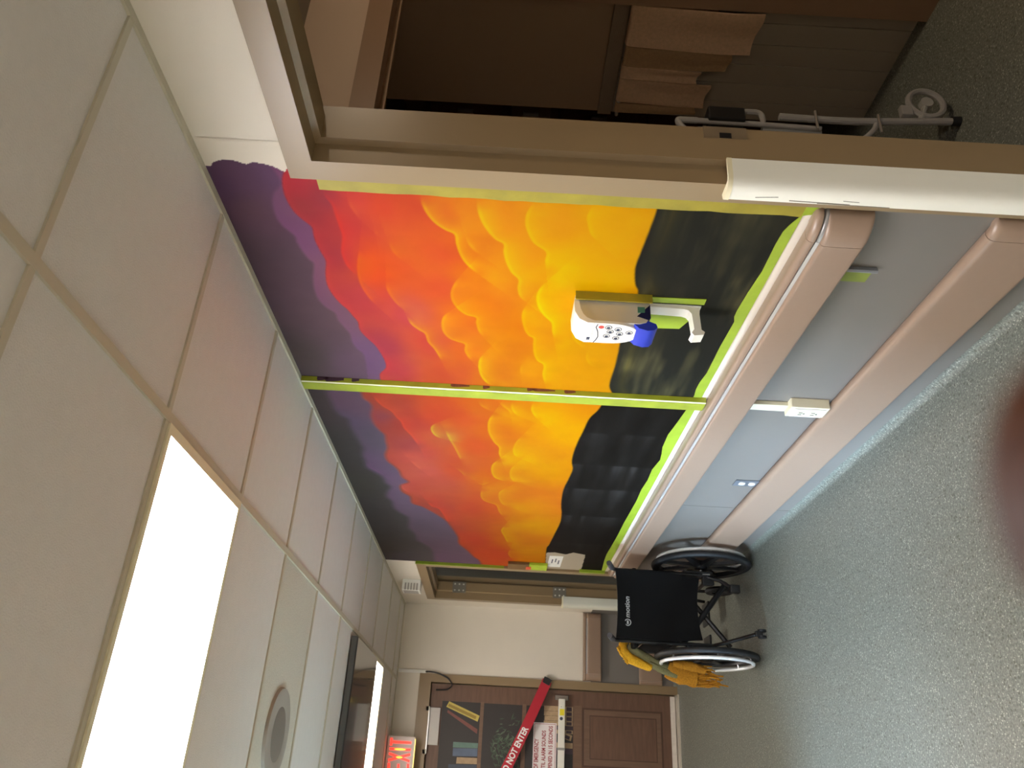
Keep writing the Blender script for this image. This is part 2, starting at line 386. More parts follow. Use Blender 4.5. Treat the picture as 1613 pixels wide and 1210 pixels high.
EDGE_FB = [(2.706,2.111),(2.821,2.114),(2.863,2.094),(2.909,2.09),(2.991,2.108),(3.074,2.105),(3.141,2.089),(3.192,2.07),(3.267,2.075),(3.344,2.076),(3.427,2.097),(3.51,2.095),(3.571,2.071),(3.635,2.053),(3.726,2.046),(3.793,2.019),(3.85,2.067),(3.952,2.068),(4.025,2.031),(4.135,2.032),(4.183,1.982),(4.235,1.949),(4.345,1.891),(4.463,1.85),(4.624,1.818),(4.761,1.797),(4.909,1.797),(5.056,1.749),(5.213,1.708),(5.334,1.665),(5.657,1.644)]
HILL_N = [(1.541,1.176),(1.573,1.175),(1.616,1.175),(1.696,1.179),(1.775,1.184),(1.841,1.187),(1.893,1.181),(1.937,1.171),(1.968,1.158),(2.04,1.154),(2.122,1.162),(2.265,1.166),(2.348,1.162),(2.449,1.159),(2.558,1.16),(2.614,1.155),(2.67,1.134)]
HILL_F = [(2.738,1.161),(2.767,1.164),(2.827,1.175),(2.906,1.198),(3.037,1.209),(3.159,1.22),(3.308,1.226),(3.406,1.221),(3.486,1.209),(3.617,1.216),(3.757,1.227),(3.904,1.226),(4.06,1.216),(4.169,1.204),(4.345,1.198),(4.571,1.212),(4.818,1.228),(4.932,1.238),(5.422,1.213)]
TAPE_N = [(1.55,0.81),(1.564,0.812),(1.62,0.817),(1.65,0.825),(1.703,0.827),(1.734,0.826),(1.832,0.824),(1.94,0.832),(2.037,0.836),(2.077,0.835),(2.108,0.826),(2.263,0.829),(2.463,0.826),(2.532,0.834),(2.589,0.834),(2.64,0.828)]
TAPE_F = [(2.745,0.826),(2.76,0.829),(2.889,0.838),(3.02,0.85),(3.159,0.846),(3.231,0.835),(3.307,0.827),(3.429,0.84),(3.579,0.835),(3.718,0.841),(3.889,0.836),(4.076,0.838),(4.279,0.841),(4.532,0.839),(4.776,0.842),(4.966,0.846),(5.125,0.84),(5.38,0.823)]
OUTLINE = [(1.518,2.314),(1.5,2.296),(1.493,2.269),(1.495,2.245),(1.505,2.22),(1.497,2.203),(1.5,2.176),(1.508,2.154),(1.524,2.13),(1.516,2.123),(1.512,2.112),(1.511,2.094)]
PATCH = [(5.008,1.232),(4.989,1.18),(5.028,1.105),(4.971,1.059),(5.013,0.978),(5.457,0.962),(5.467,1.21)]
EDGES = [([(1.584,2.045),(1.611,2.043),(1.642,2.032),(1.674,2.03),(1.733,2.027),(1.778,2.026),(1.853,2.041),(1.921,2.035),(1.97,2.012)],(28,0,-6),0.05,0.3),([(1.598,1.983),(1.638,1.984),(1.686,1.97),(1.71,1.957)],(12,14,0),0.04,0.2),([(1.725,1.932),(1.778,1.93)],(8,12,0),0.03,0.2),([(1.829,1.986),(1.929,2.006),(2.013,2.009),(2.089,1.992),(2.133,1.972)],(25,18,-10),0.05,0.2),([(1.775,1.899),(1.839,1.889),(1.885,1.859)],(6,16,-5),0.05,0.2),([(1.983,1.926),(2.038,1.929),(2.104,1.911),(2.16,1.882)],(14,24,-8),0.05,0.3),([(2.178,1.883),(2.233,1.872),(2.269,1.848),(2.293,1.829),(2.347,1.823),(2.4,1.802),(2.486,1.782)],(20,48,-15),0.03,0.2),([(1.587,1.79),(1.617,1.79),(1.659,1.779),(1.697,1.759),(1.724,1.732),(1.741,1.708),(1.78,1.705),(1.828,1.697),(1.868,1.683),(1.901,1.663),(1.925,1.643)],(14,52,-12),0.045,0.25),([(1.739,1.679),(1.777,1.671),(1.807,1.656),(1.834,1.632)],(6,24,-4),0.03,0.2),([(1.591,1.644),(1.633,1.642),(1.682,1.631),(1.725,1.612),(1.754,1.593),(1.772,1.571),(1.808,1.57),(1.857,1.562),(1.907,1.545),(1.941,1.523),(1.987,1.524),(2.034,1.515),(2.066,1.492)],(8,34,-6),0.05,0.25),([(1.586,1.495),(1.628,1.511),(1.672,1.514),(1.715,1.505),(1.76,1.486),(1.797,1.45),(1.838,1.449),(1.889,1.443)],(5,26,-8),0.06,0.2),([(1.579,1.34),(1.629,1.351),(1.664,1.346),(1.708,1.332),(1.74,1.307)],(3,16,-5),0.04,0.2),([(1.939,1.698),(1.978,1.717),(2.026,1.73),(2.075,1.729),(2.123,1.712),(2.157,1.685),(2.17,1.654),(2.202,1.654),(2.257,1.646),(2.295,1.629)],(12,34,-10),0.05,0.25),([(2.136,1.735),(2.17,1.759),(2.214,1.769),(2.27,1.767),(2.314,1.748),(2.334,1.719),(2.349,1.695),(2.392,1.697),(2.441,1.685),(2.478,1.668)],(14,36,-10),0.05,0.25),([(1.941,1.437),(1.98,1.456),(2.028,1.464),(2.087,1.455),(2.136,1.433),(2.176,1.407),(2.23,1.4),(2.286,1.39)],(6,32,-15),0.05,0.3),([(2.071,1.491),(2.112,1.503),(2.165,1.504),(2.229,1.493),(2.267,1.477),(2.282,1.461),(2.329,1.459),(2.389,1.453),(2.438,1.438),(2.468,1.414),(2.542,1.413),(2.624,1.398)],(6,30,-12),0.05,0.3),([(2.41,1.63),(2.449,1.645),(2.515,1.649),(2.583,1.64),(2.637,1.617),(2.655,1.591)],(12,50,-10),0.03,0.2),([(2.332,1.27),(2.394,1.269),(2.443,1.251),(2.466,1.224)],(3,10,0),0.03,0.2),([(2.201,1.337),(2.257,1.331),(2.301,1.309),(2.334,1.282)],(3,12,0),0.03,0.2),([(2.457,1.487),(2.498,1.497),(2.565,1.492)],(5,14,0),0.03,0.2),([(2.232,2.344),(2.269,2.333),(2.302,2.28),(2.326,2.251),(2.35,2.228)],(10,6,10),0.06,0.1),([(2.794,2.075),(2.845,2.065),(2.896,2.045),(2.939,2.016),(2.994,2.002),(3.041,1.986),(3.109,1.979),(3.177,1.957),(3.248,1.941),(3.304,1.931)],(40,10,0),0.06,0.3),([(3.473,1.99),(3.555,1.966),(3.617,1.939)],(24,16,8),0.05,0.2),([(4.093,1.948),(4.173,1.927),(4.224,1.885),(4.463,1.85)],(45,5,-5),0.06,0.3),([(3.029,1.829),(3.057,1.852),(3.101,1.862),(3.154,1.854),(3.187,1.835),(3.202,1.81)],(10,60,-5),0.035,0.2),([(3.102,1.802),(3.208,1.785),(3.3,1.767),(3.457,1.742)],(10,44,-5),0.03,0.0),([(3.548,1.777),(3.61,1.747),(3.676,1.729)],(5,28,-5),0.03,0.0),([(3.8,2.062),(3.9,2.063),(3.971,2.027)],(22,10,24),0.05,0.1),([(3.527,2.207),(3.603,2.206),(3.654,2.176),(3.718,2.144)],(24,10,28),0.06,0.1),([(2.793,1.653),(2.835,1.644),(2.869,1.618),(2.889,1.593)],(8,28,-6),0.04,0.2),([(2.904,1.593),(2.977,1.612),(3.059,1.615),(3.126,1.608),(3.211,1.587),(3.263,1.565),(3.338,1.564),(3.415,1.552)],(14,48,-12),0.05,0.2),([(3.417,1.567),(3.482,1.593),(3.567,1.598),(3.653,1.584),(3.692,1.548),(3.699,1.516)],(14,50,-12),0.06,0.2),([(2.783,1.575),(2.831,1.555),(2.873,1.529),(2.918,1.521)],(8,28,-6),0.04,0.2),([(2.783,1.521),(2.842,1.52),(2.9,1.502),(2.927,1.475)],(6,26,-6),0.05,0.2),([(2.78,1.437),(2.846,1.44),(2.905,1.424),(2.941,1.406)],(8,34,-10),0.06,0.3),([(3.123,1.468),(3.188,1.489),(3.272,1.501),(3.347,1.492),(3.382,1.465)],(6,26,-8),0.06,0.2),([(3.466,1.484),(3.532,1.505),(3.618,1.507),(3.694,1.489),(3.714,1.468)],(6,28,-8),0.06,0.2),([(3.736,1.675),(3.777,1.643),(3.723,1.595)],(6,20,-6),0.06,0.2),([(3.85,1.648),(3.951,1.653),(4.026,1.636),(4.06,1.602),(4.094,1.568),(4.203,1.553),(4.286,1.53)],(12,36,-12),0.07,0.2),([(3.805,1.522),(3.871,1.554),(3.96,1.557),(4.062,1.538),(4.109,1.498)],(6,26,-8),0.06,0.2),([(4.466,1.518),(4.566,1.535),(4.697,1.513),(4.834,1.491)],(10,40,-12),0.08,0.3),([(4.98,1.472),(5.099,1.48),(5.215,1.45)],(8,36,-12),0.06,0.3)]
C_SKY = [(1.558,2.11,222,74,82),(1.67,2.109,188,72,76),(1.865,2.075,198,70,74),(2.096,2.036,212,74,76),(2.395,1.992,190,72,82),(1.701,2.011,212,70,70),(1.617,2.031,182,70,82),(1.612,1.963,235,80,72),(1.632,1.899,240,84,56),(1.626,1.831,234,90,50),(1.915,1.933,240,90,46),(2.154,1.869,214,82,82),(2.352,1.81,226,88,60),(2.557,1.964,210,74,76),(2.585,1.777,220,86,50),(1.664,1.732,240,100,48),(1.836,1.759,240,96,48),(1.998,1.768,238,94,50),(1.638,1.671,252,140,34),(1.667,1.612,253,150,30),(1.642,1.477,255,165,26),(1.812,1.503,255,160,24),(1.607,1.312,255,180,16),(1.599,1.213,252,178,14),(1.77,1.683,245,118,36),(1.922,1.669,249,128,30),(2.092,1.632,249,128,26),(2.174,1.695,248,122,34),(1.977,1.554,251,148,26),(2.148,1.447,253,166,14),(1.862,1.371,255,182,8),(1.9,1.443,255,175,12),(2.372,1.589,244,134,22),(2.494,1.426,249,158,12),(2.47,1.221,248,166,6),(2.234,1.505,248,140,16),(2.565,1.611,238,126,26),(1.949,1.267,255,185,5),(2.387,1.321,250,165,8),(2.382,1.678,244,112,36),(2.554,1.729,232,98,46),(2.89,2.0,182,80,76),(2.991,2.064,150,78,88),(3.043,1.962,196,80,76),(3.444,1.97,222,98,98),(3.621,1.916,226,104,100),(2.928,1.82,226,94,62),(3.25,1.696,232,94,54),(2.981,1.744,230,98,56),(3.193,1.807,212,108,78),(3.291,1.985,190,88,95),(2.842,1.623,234,122,42),(3.092,1.583,238,124,40),(2.946,1.478,246,158,20),(2.928,1.348,252,178,6),(3.047,1.258,250,180,5),(3.36,1.404,248,165,24),(3.51,1.305,247,170,15),(3.721,1.513,238,134,38),(4.139,1.574,230,106,50),(4.164,1.714,220,90,64),(4.189,1.857,196,84,78),(4.57,1.952,172,78,86),(4.805,1.747,224,88,66),(5.111,1.607,228,92,60),(4.739,1.411,238,138,36),(5.01,1.277,246,164,20),(3.645,1.609,236,116,44),(4.109,1.4,244,150,30),(4.443,1.273,248,168,20),(5.141,1.904,150,78,92),(3.778,1.869,214,96,84),(3.58,1.765,228,96,66)]  # pinker points halfway along hold the daylight haze in the paint colour
C_DARK = [(1.587,2.314,74,52,74),(1.682,2.249,80,58,68),(1.522,2.158,86,62,86),(1.942,2.223,73,57,64),(2.496,2.281,68,57,56),(1.883,2.265,72,56,64),(2.548,2.104,84,64,74),(2.221,2.139,77,60,65),(1.556,2.231,80,57,76),(2.928,2.293,74,62,60),(3.847,2.3,70,63,56),(5.068,2.318,72,64,60),(5.365,2.178,78,70,72),(3.333,2.281,70,62,58),(4.259,2.255,70,62,58),(3.478,2.199,70,62,58)]
C_MID = [(1.624,2.166,100,68,90),(1.966,2.132,106,70,86),(2.214,2.075,96,68,80),(2.471,2.058,88,64,84),(1.783,2.15,102,66,92),(1.529,2.124,112,70,98),(3.05,2.261,86,72,84),(3.245,2.181,90,76,84),(3.551,2.133,97,78,92),(3.831,2.2,106,82,100),(4.6,2.107,95,76,86),(5.317,1.956,99,76,94),(2.91,2.159,98,74,86),(4.018,2.121,104,82,98),(5.177,2.076,95,76,88)]
def seg_dist(P, line):
    """distance of points P (n,2) to polyline and side (+ = below/right of the run towards +Y)"""
    best = np.full(len(P), 1e9); side = np.zeros(len(P))
    L_ = np.array(line, float)
    for a, b in zip(L_[:-1], L_[1:]):
        d = b-a; q = P-a; ll = max(d@d, 1e-12); t = np.clip((q@d)/ll, 0, 1)
        r = q-t[:, None]*d; dd = np.hypot(r[:, 0], r[:, 1]); m = dd < best-1e-9
        best[m] = dd[m]; side[m] = np.sign(-(d[0]*q[m, 1]-d[1]*q[m, 0]))
    return best, side
def smooth_line(pts, n=5):
    """Catmull-Rom through the points"""
    p = np.array(pts, float); out = []
    for i in range(len(p)-1):
        p0 = p[max(i-1, 0)]; p1 = p[i]; p2 = p[i+1]; p3 = p[min(i+2, len(p)-1)]
        for k in range(n):
            t = k/n
            out.append(.5*((2*p1)+(-p0+p2)*t+(2*p0-5*p1+4*p2-p3)*t*t+(-p0+3*p1-3*p2+p3)*t**3))
    out.append(p[-1]); return np.array(out)
def below(P, line, blur):
    """1 below the curve, 0 above; the curve is treated as a boundary in the wall plane"""
    d, s = seg_dist(P, line); return np.clip(.5+s*d/(2*blur), 0, 1)
def idw(P, cps, pw=3.2, ax=1.0):
    c = np.array(cps, float); num = np.zeros((len(P), 3)); den = np.zeros(len(P))
    for r in c:
        d2 = ((P[:, 0]-r[0])*ax)**2+(P[:, 1]-r[1])**2+.0012
        w = d2**(-pw/2); num += w[:, None]*r[2:5]; den += w
    return num/den[:, None]
def vnoise(P, sx, sy, seed, oct=3):
    rs = np.random.RandomState(seed); out = np.zeros(len(P)); amp = 1.0; tot = 0
    for o in range(oct):
        g = rs.rand(64, 64); u = P[:, 0]*sx; v = P[:, 1]*sy
        i = np.floor(u).astype(int); j = np.floor(v).astype(int); fu = u-i; fv = v-j
        fu = fu*fu*(3-2*fu); fv = fv*fv*(3-2*fv)
        a = g[i % 64, j % 64]; b = g[(i+1) % 64, j % 64]; c = g[i % 64, (j+1) % 64]; d = g[(i+1) % 64, (j+1) % 64]
        out += amp*((a*(1-fu)+b*fu)*(1-fv)+(c*(1-fu)+d*fu)*fv); tot += amp; amp *= .5; sx *= 2; sy *= 2
    return out/tot-.5
def inside(P, poly):
    x, y = P[:, 0], P[:, 1]; r = np.zeros(len(P), bool); n = len(poly)
    for i in range(n):
        x1, y1 = poly[i]; x2, y2 = poly[(i+1) % n]
        if y1 == y2: continue
        c = ((y1 > y) != (y2 > y)) & (x < (x2-x1)*(y-y1)/(y2-y1)+x1); r ^= c
    return r
MURAL_GAIN = 1.0
def paint(P, far):
    sky = idw(P, C_SKY, 3.4, .8); dark = idw(P, C_DARK, 3.0, .8); mid = idw(P, C_MID, 3.0, .8)
    for line, dl, w, upd in EDGES:
        ln = smooth_line(line, 4); lo = ln.min(0)-.3; hi = ln.max(0)+.3
        m = np.where((P[:, 0] > lo[0]) & (P[:, 0] < hi[0]) & (P[:, 1] > lo[1]) & (P[:, 1] < hi[1]))[0]
        if not len(m): continue
        d, s = seg_dist(P[m], ln)
        # fade towards the ends of the stroke
        e = np.minimum(np.hypot(*(P[m]-ln[0]).T), np.hypot(*(P[m]-ln[-1]).T)); ef = np.clip(e/.05, .15, 1)
        k = np.clip(.5+s*d/.004, 0, 1)
        amt = (k*np.exp(-d/w)*1.15-(1-k)*upd*np.exp(-d/.03))*ef
        # thin bright rim of the brush stroke
        amt += .45*np.exp(-(np.abs(s*d-.005)/.005)**2)*ef
        sky[m] += amt[:, None]*np.array(dl, float); mid[m] += .5*amt[:, None]*np.array(dl, float)
    A = smooth_line(EDGE_FA if far else EDGE_A, 3); Bq = smooth_line(EDGE_FB if far else EDGE_B, 3)
    kb = below(P, Bq, .012 if far else .003)
    db, sb = seg_dist(P, Bq)
    sky += (np.exp(-db/.012)*(sb > 0))[:, None]*np.array((30, 6, 2.) if not far else (12, 2, 0.))
    ka = below(P, A, .02 if far else .006)
    da, sa = seg_dist(P, A)
    mid += (np.exp(-da/.03)*(sa > 0))[:, None]*np.array((9, 4, 9.))
    c = dark*(1-ka)[:, None]+mid*ka[:, None]
    c = c*(1-kb)[:, None]+sky*kb[:, None]
    # brushed unevenness
    n1 = vnoise(P, 6, 9, 3); n2 = vnoise(P, 22, 14, 5)
    c *= (1+.05*n1+.05*n2)[:, None]
    c[:, 1] += 14*n1*kb
    # dark hills
    hl = smooth_line(HILL_F if far else HILL_N, 4); kh = below(P, hl, .003)
    dh, sh = seg_dist(P, hl)
    st = vnoise(P, 4.5, 20, 11)+.5*vnoise(P, 3, 50, 12); st2 = vnoise(P, 5, 4, 13)
    if far:
        hill = np.array((43, 38, 33.))+np.zeros((len(P), 3))
        # upright brush loads that end in short ragged tops
        for (y0, amp) in ((3.05, .5), (3.42, 1.0), (3.75, .9), (4.2, 1.0), (4.75, .7)):
            u = (P[:, 0]-y0)
            hill += (np.clip(np.exp(-np.clip(u, 0, 9)/.14)*(u > 0)*np.clip(.6+2.2*vnoise(P, .01, 26, int(y0*10)), 0, 1.4), 0, 1)*amp)[:, None]*np.array((34, 34, 35.))
        hill += (st*16)[:, None]*np.array((1, 1, 1.))
    else:
        hill = np.array((46, 45, 39.))+np.zeros((len(P), 3))
        hill += (np.clip(st*.9+.12, 0, 1)*np.clip(.45+st2*1.6, 0, 1)*150)[:, None]*np.array((1, .9, .45))
        hill += (np.exp(-np.abs(dh-.045)/.02)*(sh > 0)*np.clip(.5+st2, 0, 1))[:, None]*np.array((44, 36, 4.))
    hill *= (1-.25*np.exp(-dh/.008))[:, None]
    c = c*(1-kh)[:, None]+hill*kh[:, None]
    if far:
        k = inside(P, PATCH)
        c[k] = np.array((172, 160, 142))
    else:
        # unpainted wall round the scalloped start of the clouds
        o = smooth_line(OUTLINE, 4)
        poly = [(o[0][0]-.0, 2.40)]+[tuple(q) for q in o]+[(1.0, 2.09), (1.0, 2.4)]
        k = inside(P, poly)
        c[k] = np.array((255, 255, 255))
    c = np.clip(c, 3, 255)/255.0
    lc = np.where(c <= .04045, c/12.92, ((c+.055)/1.055)**2.4)
    lum = lc.max(1); g = np.interp(lum, [0.0, .06, .16, .45, 1.0], [1.0, 1.0, .92, .56, .48] if far else [1.35, 1.35, 1.02, .54, .49])
    # gains and far tint offset the light on each panel within the paint colour
    g = g*(.86 if far else 1.0)*(1-kh)+(.34 if far else .58)*kh
    if far:
        wv = np.clip((lum-.1)/.25, 0, 1)*(1-kh)
        lc = lc*(1+wv[:, None]*(np.array((1.16, .94, .62))-1))
    lc = np.clip(lc*g[:, None], 0, .92)
    if not far: lc[k] = np.array([lin(222), lin(213), lin(197)])
    else: lc[k] = np.array([lin(168), lin(154), lin(134)])
    return lc
def mural_sheet(name, y0, y1, z0, z1, sy, sz, far, parent, m):
    ny = int((y1-y0)/sy)+1; nz = int((z1-z0)/sz)+1
    yy = np.linspace(y0, y1, ny); zz = np.linspace(z0, z1, nz)
    Y, Z = np.meshgrid(yy, zz, indexing='ij'); P = np.stack([Y.ravel(), Z.ravel()], 1)
    colr = paint(P, far)
    co = np.zeros((len(P), 3)); co[:, 0] = -.0012; co[:, 1:] = P
    i = np.arange(ny-1)[:, None]*nz+np.arange(nz-1)[None, :]
    q = np.stack([i, i+1, i+nz+1, i+nz], -1).reshape(-1, 4)          # normal towards the corridor (-X)
    me = bpy.data.meshes.new(name)
    me.vertices.add(len(P)); me.vertices.foreach_set('co', co.ravel())
    me.loops.add(q.size); me.loops.foreach_set('vertex_index', q.ravel().astype(np.int32))
    me.polygons.add(len(q)); me.polygons.foreach_set('loop_start', np.arange(0, q.size, 4, dtype=np.int32))
    me.update(calc_edges=True)
    at = me.color_attributes.new('paint', 'FLOAT_COLOR', 'POINT')
    ca = np.ones((len(P), 4), np.float32); ca[:, :3] = colr; at.data.foreach_set('color', ca.ravel())
    me.materials.append(m)
    o = bpy.data.objects.new(name, me); COL.objects.link(o); o.parent = parent; return o
PAINT = bpy.data.materials.new('mural_paint'); PAINT.use_nodes = True
_nt = PAINT.node_tree; _b = _nt.nodes['Principled BSDF']
_a = _nt.nodes.new('ShaderNodeAttribute'); _a.attribute_name = 'paint'
_nt.links.new(_a.outputs['Color'], _b.inputs['Base Color']); _b.inputs['Roughness'].default_value = .5; _b.inputs['Specular IOR Level'].default_value = .03
_tc = _nt.nodes.new('ShaderNodeTexCoord'); _n = _nt.nodes.new('ShaderNodeTexNoise'); _n.inputs['Scale'].default_value = 240; _nt.links.new(_tc.outputs['Object'], _n.inputs['Vector'])
_bp = _nt.nodes.new('ShaderNodeBump'); _bp.inputs['Strength'].default_value = .03; _bp.inputs['Distance'].default_value = .001
_nt.links.new(_n.outputs['Fac'], _bp.inputs['Height']); _nt.links.new(_bp.outputs[0], _b.inputs['Normal'])
mural = thing('wall_mural', 'painted sunset sky in purple, red, orange and yellow above dark hills', 'mural', (0, 0, 0))
mural_sheet('painted_panel', 1.527, 2.663, .80, H-.001, .0031, .0032, False, mural, PAINT)
mural_sheet('painted_panel', 1.42, 1.527, 2.1095, H-.001, .0032, .0032, False, mural, PAINT)
mural_sheet('painted_panel', 2.663, 5.420, .80, H-.001, .0062, .0040, True, mural, PAINT)
# ------------------------------------------------------------------ painter's tape
def tape_strip(name, label, poly, m, x0=0.0, x1=-.0022, group=None):
    o = MB().extrude([(a, b) for a, b in poly], 'x', x0, x1).build(name, m)
    return tag(o, label, 'tape', group)
def ragged(y0, y1, z0, z1, n, amp, seed, side='both'):
    rs = random.Random(seed); pts = []
    for k in range(n+1): pts.append((y0+(rs.uniform(-amp, amp) if side in ('both', 'a') else 0), z0+(z1-z0)*k/n))
    for k in range(n, -1, -1): pts.append((y1+(rs.uniform(-amp, amp) if side in ('both', 'b') else 0), z0+(z1-z0)*k/n))
    return pts
tape_strip('painters_tape', 'long green masking tape strip along the washroom door frame', ragged(1.5275, 1.584, .80, 2.052, 26, .0025, 3, 'b'), GREENO, -.0005, -.0030)
tape_strip('painters_tape', 'short bright green tape end above the near handrail end', [(1.5275, .765), (1.572, .768), (1.580, .80), (1.5275, .80)], GREEN, -.0005, -.0032)
lo_n = [(2.655, .800), (1.572, .800)]
tape_strip('painters_tape', 'bright green tape along the wall above the nearer handrail length', [(y, z) for y, z in TAPE_N if 1.57 < y < 2.65]+[(2.655, .828), (2.655, .797), (1.572, .797)], GREEN, -.0005, -.0030)
tape_strip('painters_tape', 'bright green tape along the wall above the farther handrail length', [(2.725, .826)]+[(y, z) for y, z in TAPE_F if y > 2.73]+[(5.415, .82), (5.415, .797), (2.725, .797)], GREEN, -.0005, -.0030)
tape_strip('painters_tape', 'narrow green tape strip down the far door frame above the taped plate', [(5.412, 1.50), (5.421, 1.50), (5.421, 2.12), (5.406, 2.115)], GREEN, -.0005, -.0200)
tape_strip('painters_tape', 'narrow green tape strip down the far door frame below the bare patch', [(5.396, .80), (5.4215, .80), (5.4215, .975), (5.390, .975)], GREEN, -.0005, -.0200)

# ------------------------------------------------------------------ cable raceway with outlet box
rc = thing('cable_raceway', 'ivory cable raceway with taped faces running down between the mural panels', 'raceway', (0, 2.69, 0))
def RB(name, m, par, x0, x1, y0, y1, z0, z1, **k): return B(name, m, par, x0, x1, y0-2.69, y1-2.69, z0, z1, **k)
RB('channel', IVORY, rc, 0.0, -.022, 2.660, 2.724, .778, H-.002, bev=.002); RB('channel', IVORY, rc, -.0042, -.022, 2.645, 2.695, .470, .622, bev=.002)
GRT = mat('smeared_tape', rgb(150, 158, 38), .5, noise=.22, nscale=11, bump=.3, bscale=60)
RB('side_tape', GRT, rc, 0.0, -.0205, 2.6575, 2.6602, .779, H-.002)
rs = random.Random(5)
n = 30; fz = [.779+(H-.002-.779)*k/n for k in range(n+1)]
poly = [(2.6675+rs.uniform(-.0018, .0018)-2.69, z) for z in fz]+[(2.7245-2.69, z) for z in reversed(fz)]
MB().extrude(poly, 'x', -.0222, -.0238).build('front_tape', GRT, rc)
SMU = mat('paint_smudge', rgb(110, 66, 48), .5, noise=.3, nscale=60); SMP = mat('purple_smudge', rgb(70, 48, 62), .5)
for z, dz, w, mm in ((2.245, .03, .010, SMP), (2.20, .05, .012, SMP), (2.12, .02, .008, SMP), (1.72, .05, .006, SMU), (1.62, .018, .008, SMU), (1.40, .06, .006, SMU), (1.30, .03, .008, SMU), (1.45, .02, .007, SMU)):
    pts = [(-.0+math.cos(a)*w*(1+.4*math.sin(3*a)), z+math.sin(a)*dz*(1+.3*math.cos(2*a))) for a in [2*math.pi*k/12 for k in range(12)]]
    MB().extrude([(x-.006, zz) for x, zz in pts], 'y', 2.6575-2.69, 2.6568-2.69).build('paint_smudge', mm, rc)
bx = RB('outlet_box', IVORY, rc, 0.0, -.042, 2.612, 2.694, .325, .470, bev=.003)
RB('cover_plate', WHITE, bx, -.042, -.0455, 2.622, 2.686, .337, .455, bev=.001)
for z in (.375, .422):
    RB('receptacle', IVORY, bx, -.0455, -.0475, 2.638, 2.672, z-.016, z+.016, bev=.0008)
    for dy in (-.008, .007): RB('slot', BLACK, bx, -.0475, -.0479, 2.655+dy-.0025, 2.655+dy+.0025, z-.004, z+.010)
    RB('slot', BLACK, bx, -.0475, -.0479, 2.6505, 2.6575, z-.014, z-.007)
# wall outlet
wo = thing('wall_outlet', 'grey plated duplex outlet with white sockets above the crash rail', 'outlet', (0, 3.53, .365))
B('cover_plate', mat('grey_plate', rgb(120, 124, 130), .35, metal=.4), wo, -.004, -.009, -.037, .037, -.06, .06, bev=.001)
for z in (-.024, .024):
    r = MB().extrude([(.017*math.cos(a), z+min(max(.019*math.sin(a), -.0145), .0145)) for a in [2*math.pi*k/20 for k in range(20)]], 'x', -.009, -.012).build('socket', WHITE, wo)
    for dy in (-.006, .006): B('slot', BLACK, r, -.012, -.0124, dy-.001, dy+.001, z-.001, z+.008)

# ------------------------------------------------------------------ handrails and crash rails
def arc(cx_, cy_, r, a0, a1, n=6): return [(cx_+r*math.cos(math.radians(a0+(a1-a0)*k/n)), cy_+r*math.sin(math.radians(a0+(a1-a0)*k/n))) for k in range(n+1)]
# profile d = distance from wall (positive), z; going from the wall over the top, down the face, back to the wall
P_TOP = [(.0005, .752), (.0005, .770)]+arc(.012, .768, .008, 130, 90, 2)+arc(.034, .760, .016, 90, -20, 9)+[(.042, .752), (.034, .750), (.0045, .750)]
P_INS = [(.030, .738), (.030, .7525), (.046, .7505), (.049, .7465), (.049, .740)]
P_LOW = [(.0045, .741), (.044, .741)]+arc(.050, .730, .011, 95, 0, 6)+[(.062, .700), (.062, .645)]+arc(.050, .637, .012, 0, -90, 6)+[(.0045, .625)]
P_CR = [(.0045, .312)]+arc(.020, .297, .020, 110, 0, 7)+[(.041, .28), (.041, .145)]+arc(.029, .137, .012, 0, -90, 5)+[(.0045, .125)]
def sweep_rail(mb, prof, kind, a, b, r=.0):
    if kind == 'right': mb.extrude([(-d, z) for d, z in prof], 'y', a, b)
    else: mb.extrude([(L-d, z) for d, z in prof], 'x', a, b)
def end_cap(mb, prof, corner, dirn, depth, axis):
    """rounded return: profile swept a quarter turn back into the wall"""
    n = 8; vs = []; fs = []; m = len(prof)
    for k in range(n+1):
        t = math.pi/2*k/n
        for d, z in prof:
            e = d*math.cos(t)+.004*(1-math.cos(t)); s = depth*math.sin(t)*min(1.0, d/(depth*.75)+.2)
            if axis == 'right': vs.append((-e, corner+dirn*s, z))
            else: vs.append((corner+dirn*s, L-e, z))
    for k in range(n):
        for i in range(m): fs.append((k*m+i, k*m+(i+1) % m, (k+1)*m+(i+1) % m, (k+1)*m+i))
    fs += [tuple(range(m-1, -1, -1)), tuple(range(n*m, (n+1)*m))]
    mb.add(vs, fs)
hr = thing('handrail', 'long tan vinyl handrail with a grey groove under the mural', 'handrail', (0, 0, 0))
for nm, pf, mm in (('top_rail', P_TOP, TAN), ('groove_insert', P_INS, CHROME), ('bumper', P_LOW, TAN)):
    m = MB(); sweep_rail(m, pf, 'right', 1.628, 5.345); m.build(nm, mm, hr, True, 40)
cap = MB(); [end_cap(cap, pf, 1.6265, -1, .082, 'right') for pf in (P_TOP, P_LOW)]
ec = cap.build('end_cap', TAN, hr, True, 50)
m = MB(); end_cap(m, P_INS, 1.6265, -1, .082, 'right'); m.build('cap_insert', mat('cap_insert', rgb(140, 136, 132), .3, metal=.3), ec, True, 50)
cap = MB(); [end_cap(cap, pf, 5.3465, 1, .058, 'right') for pf in (P_TOP, P_INS, P_LOW)]; cap.build('end_cap', TAN, hr, True, 50)
cr = thing('crash_rail', 'long tan crash rail low on the grey wall under the handrail', 'crash rail', (0, 0, 0))
m = MB(); sweep_rail(m, P_CR, 'right', 1.595, 5.37); m.build('rail', TAN, cr, True, 40)
m = MB(); end_cap(m, P_CR, 1.5935, -1, .055, 'right'); m.build('end_cap', TAN, cr, True, 50)
m = MB(); end_cap(m, P_CR, 5.3715, 1, .04, 'right'); m.build('end_cap', TAN, cr, True, 50)
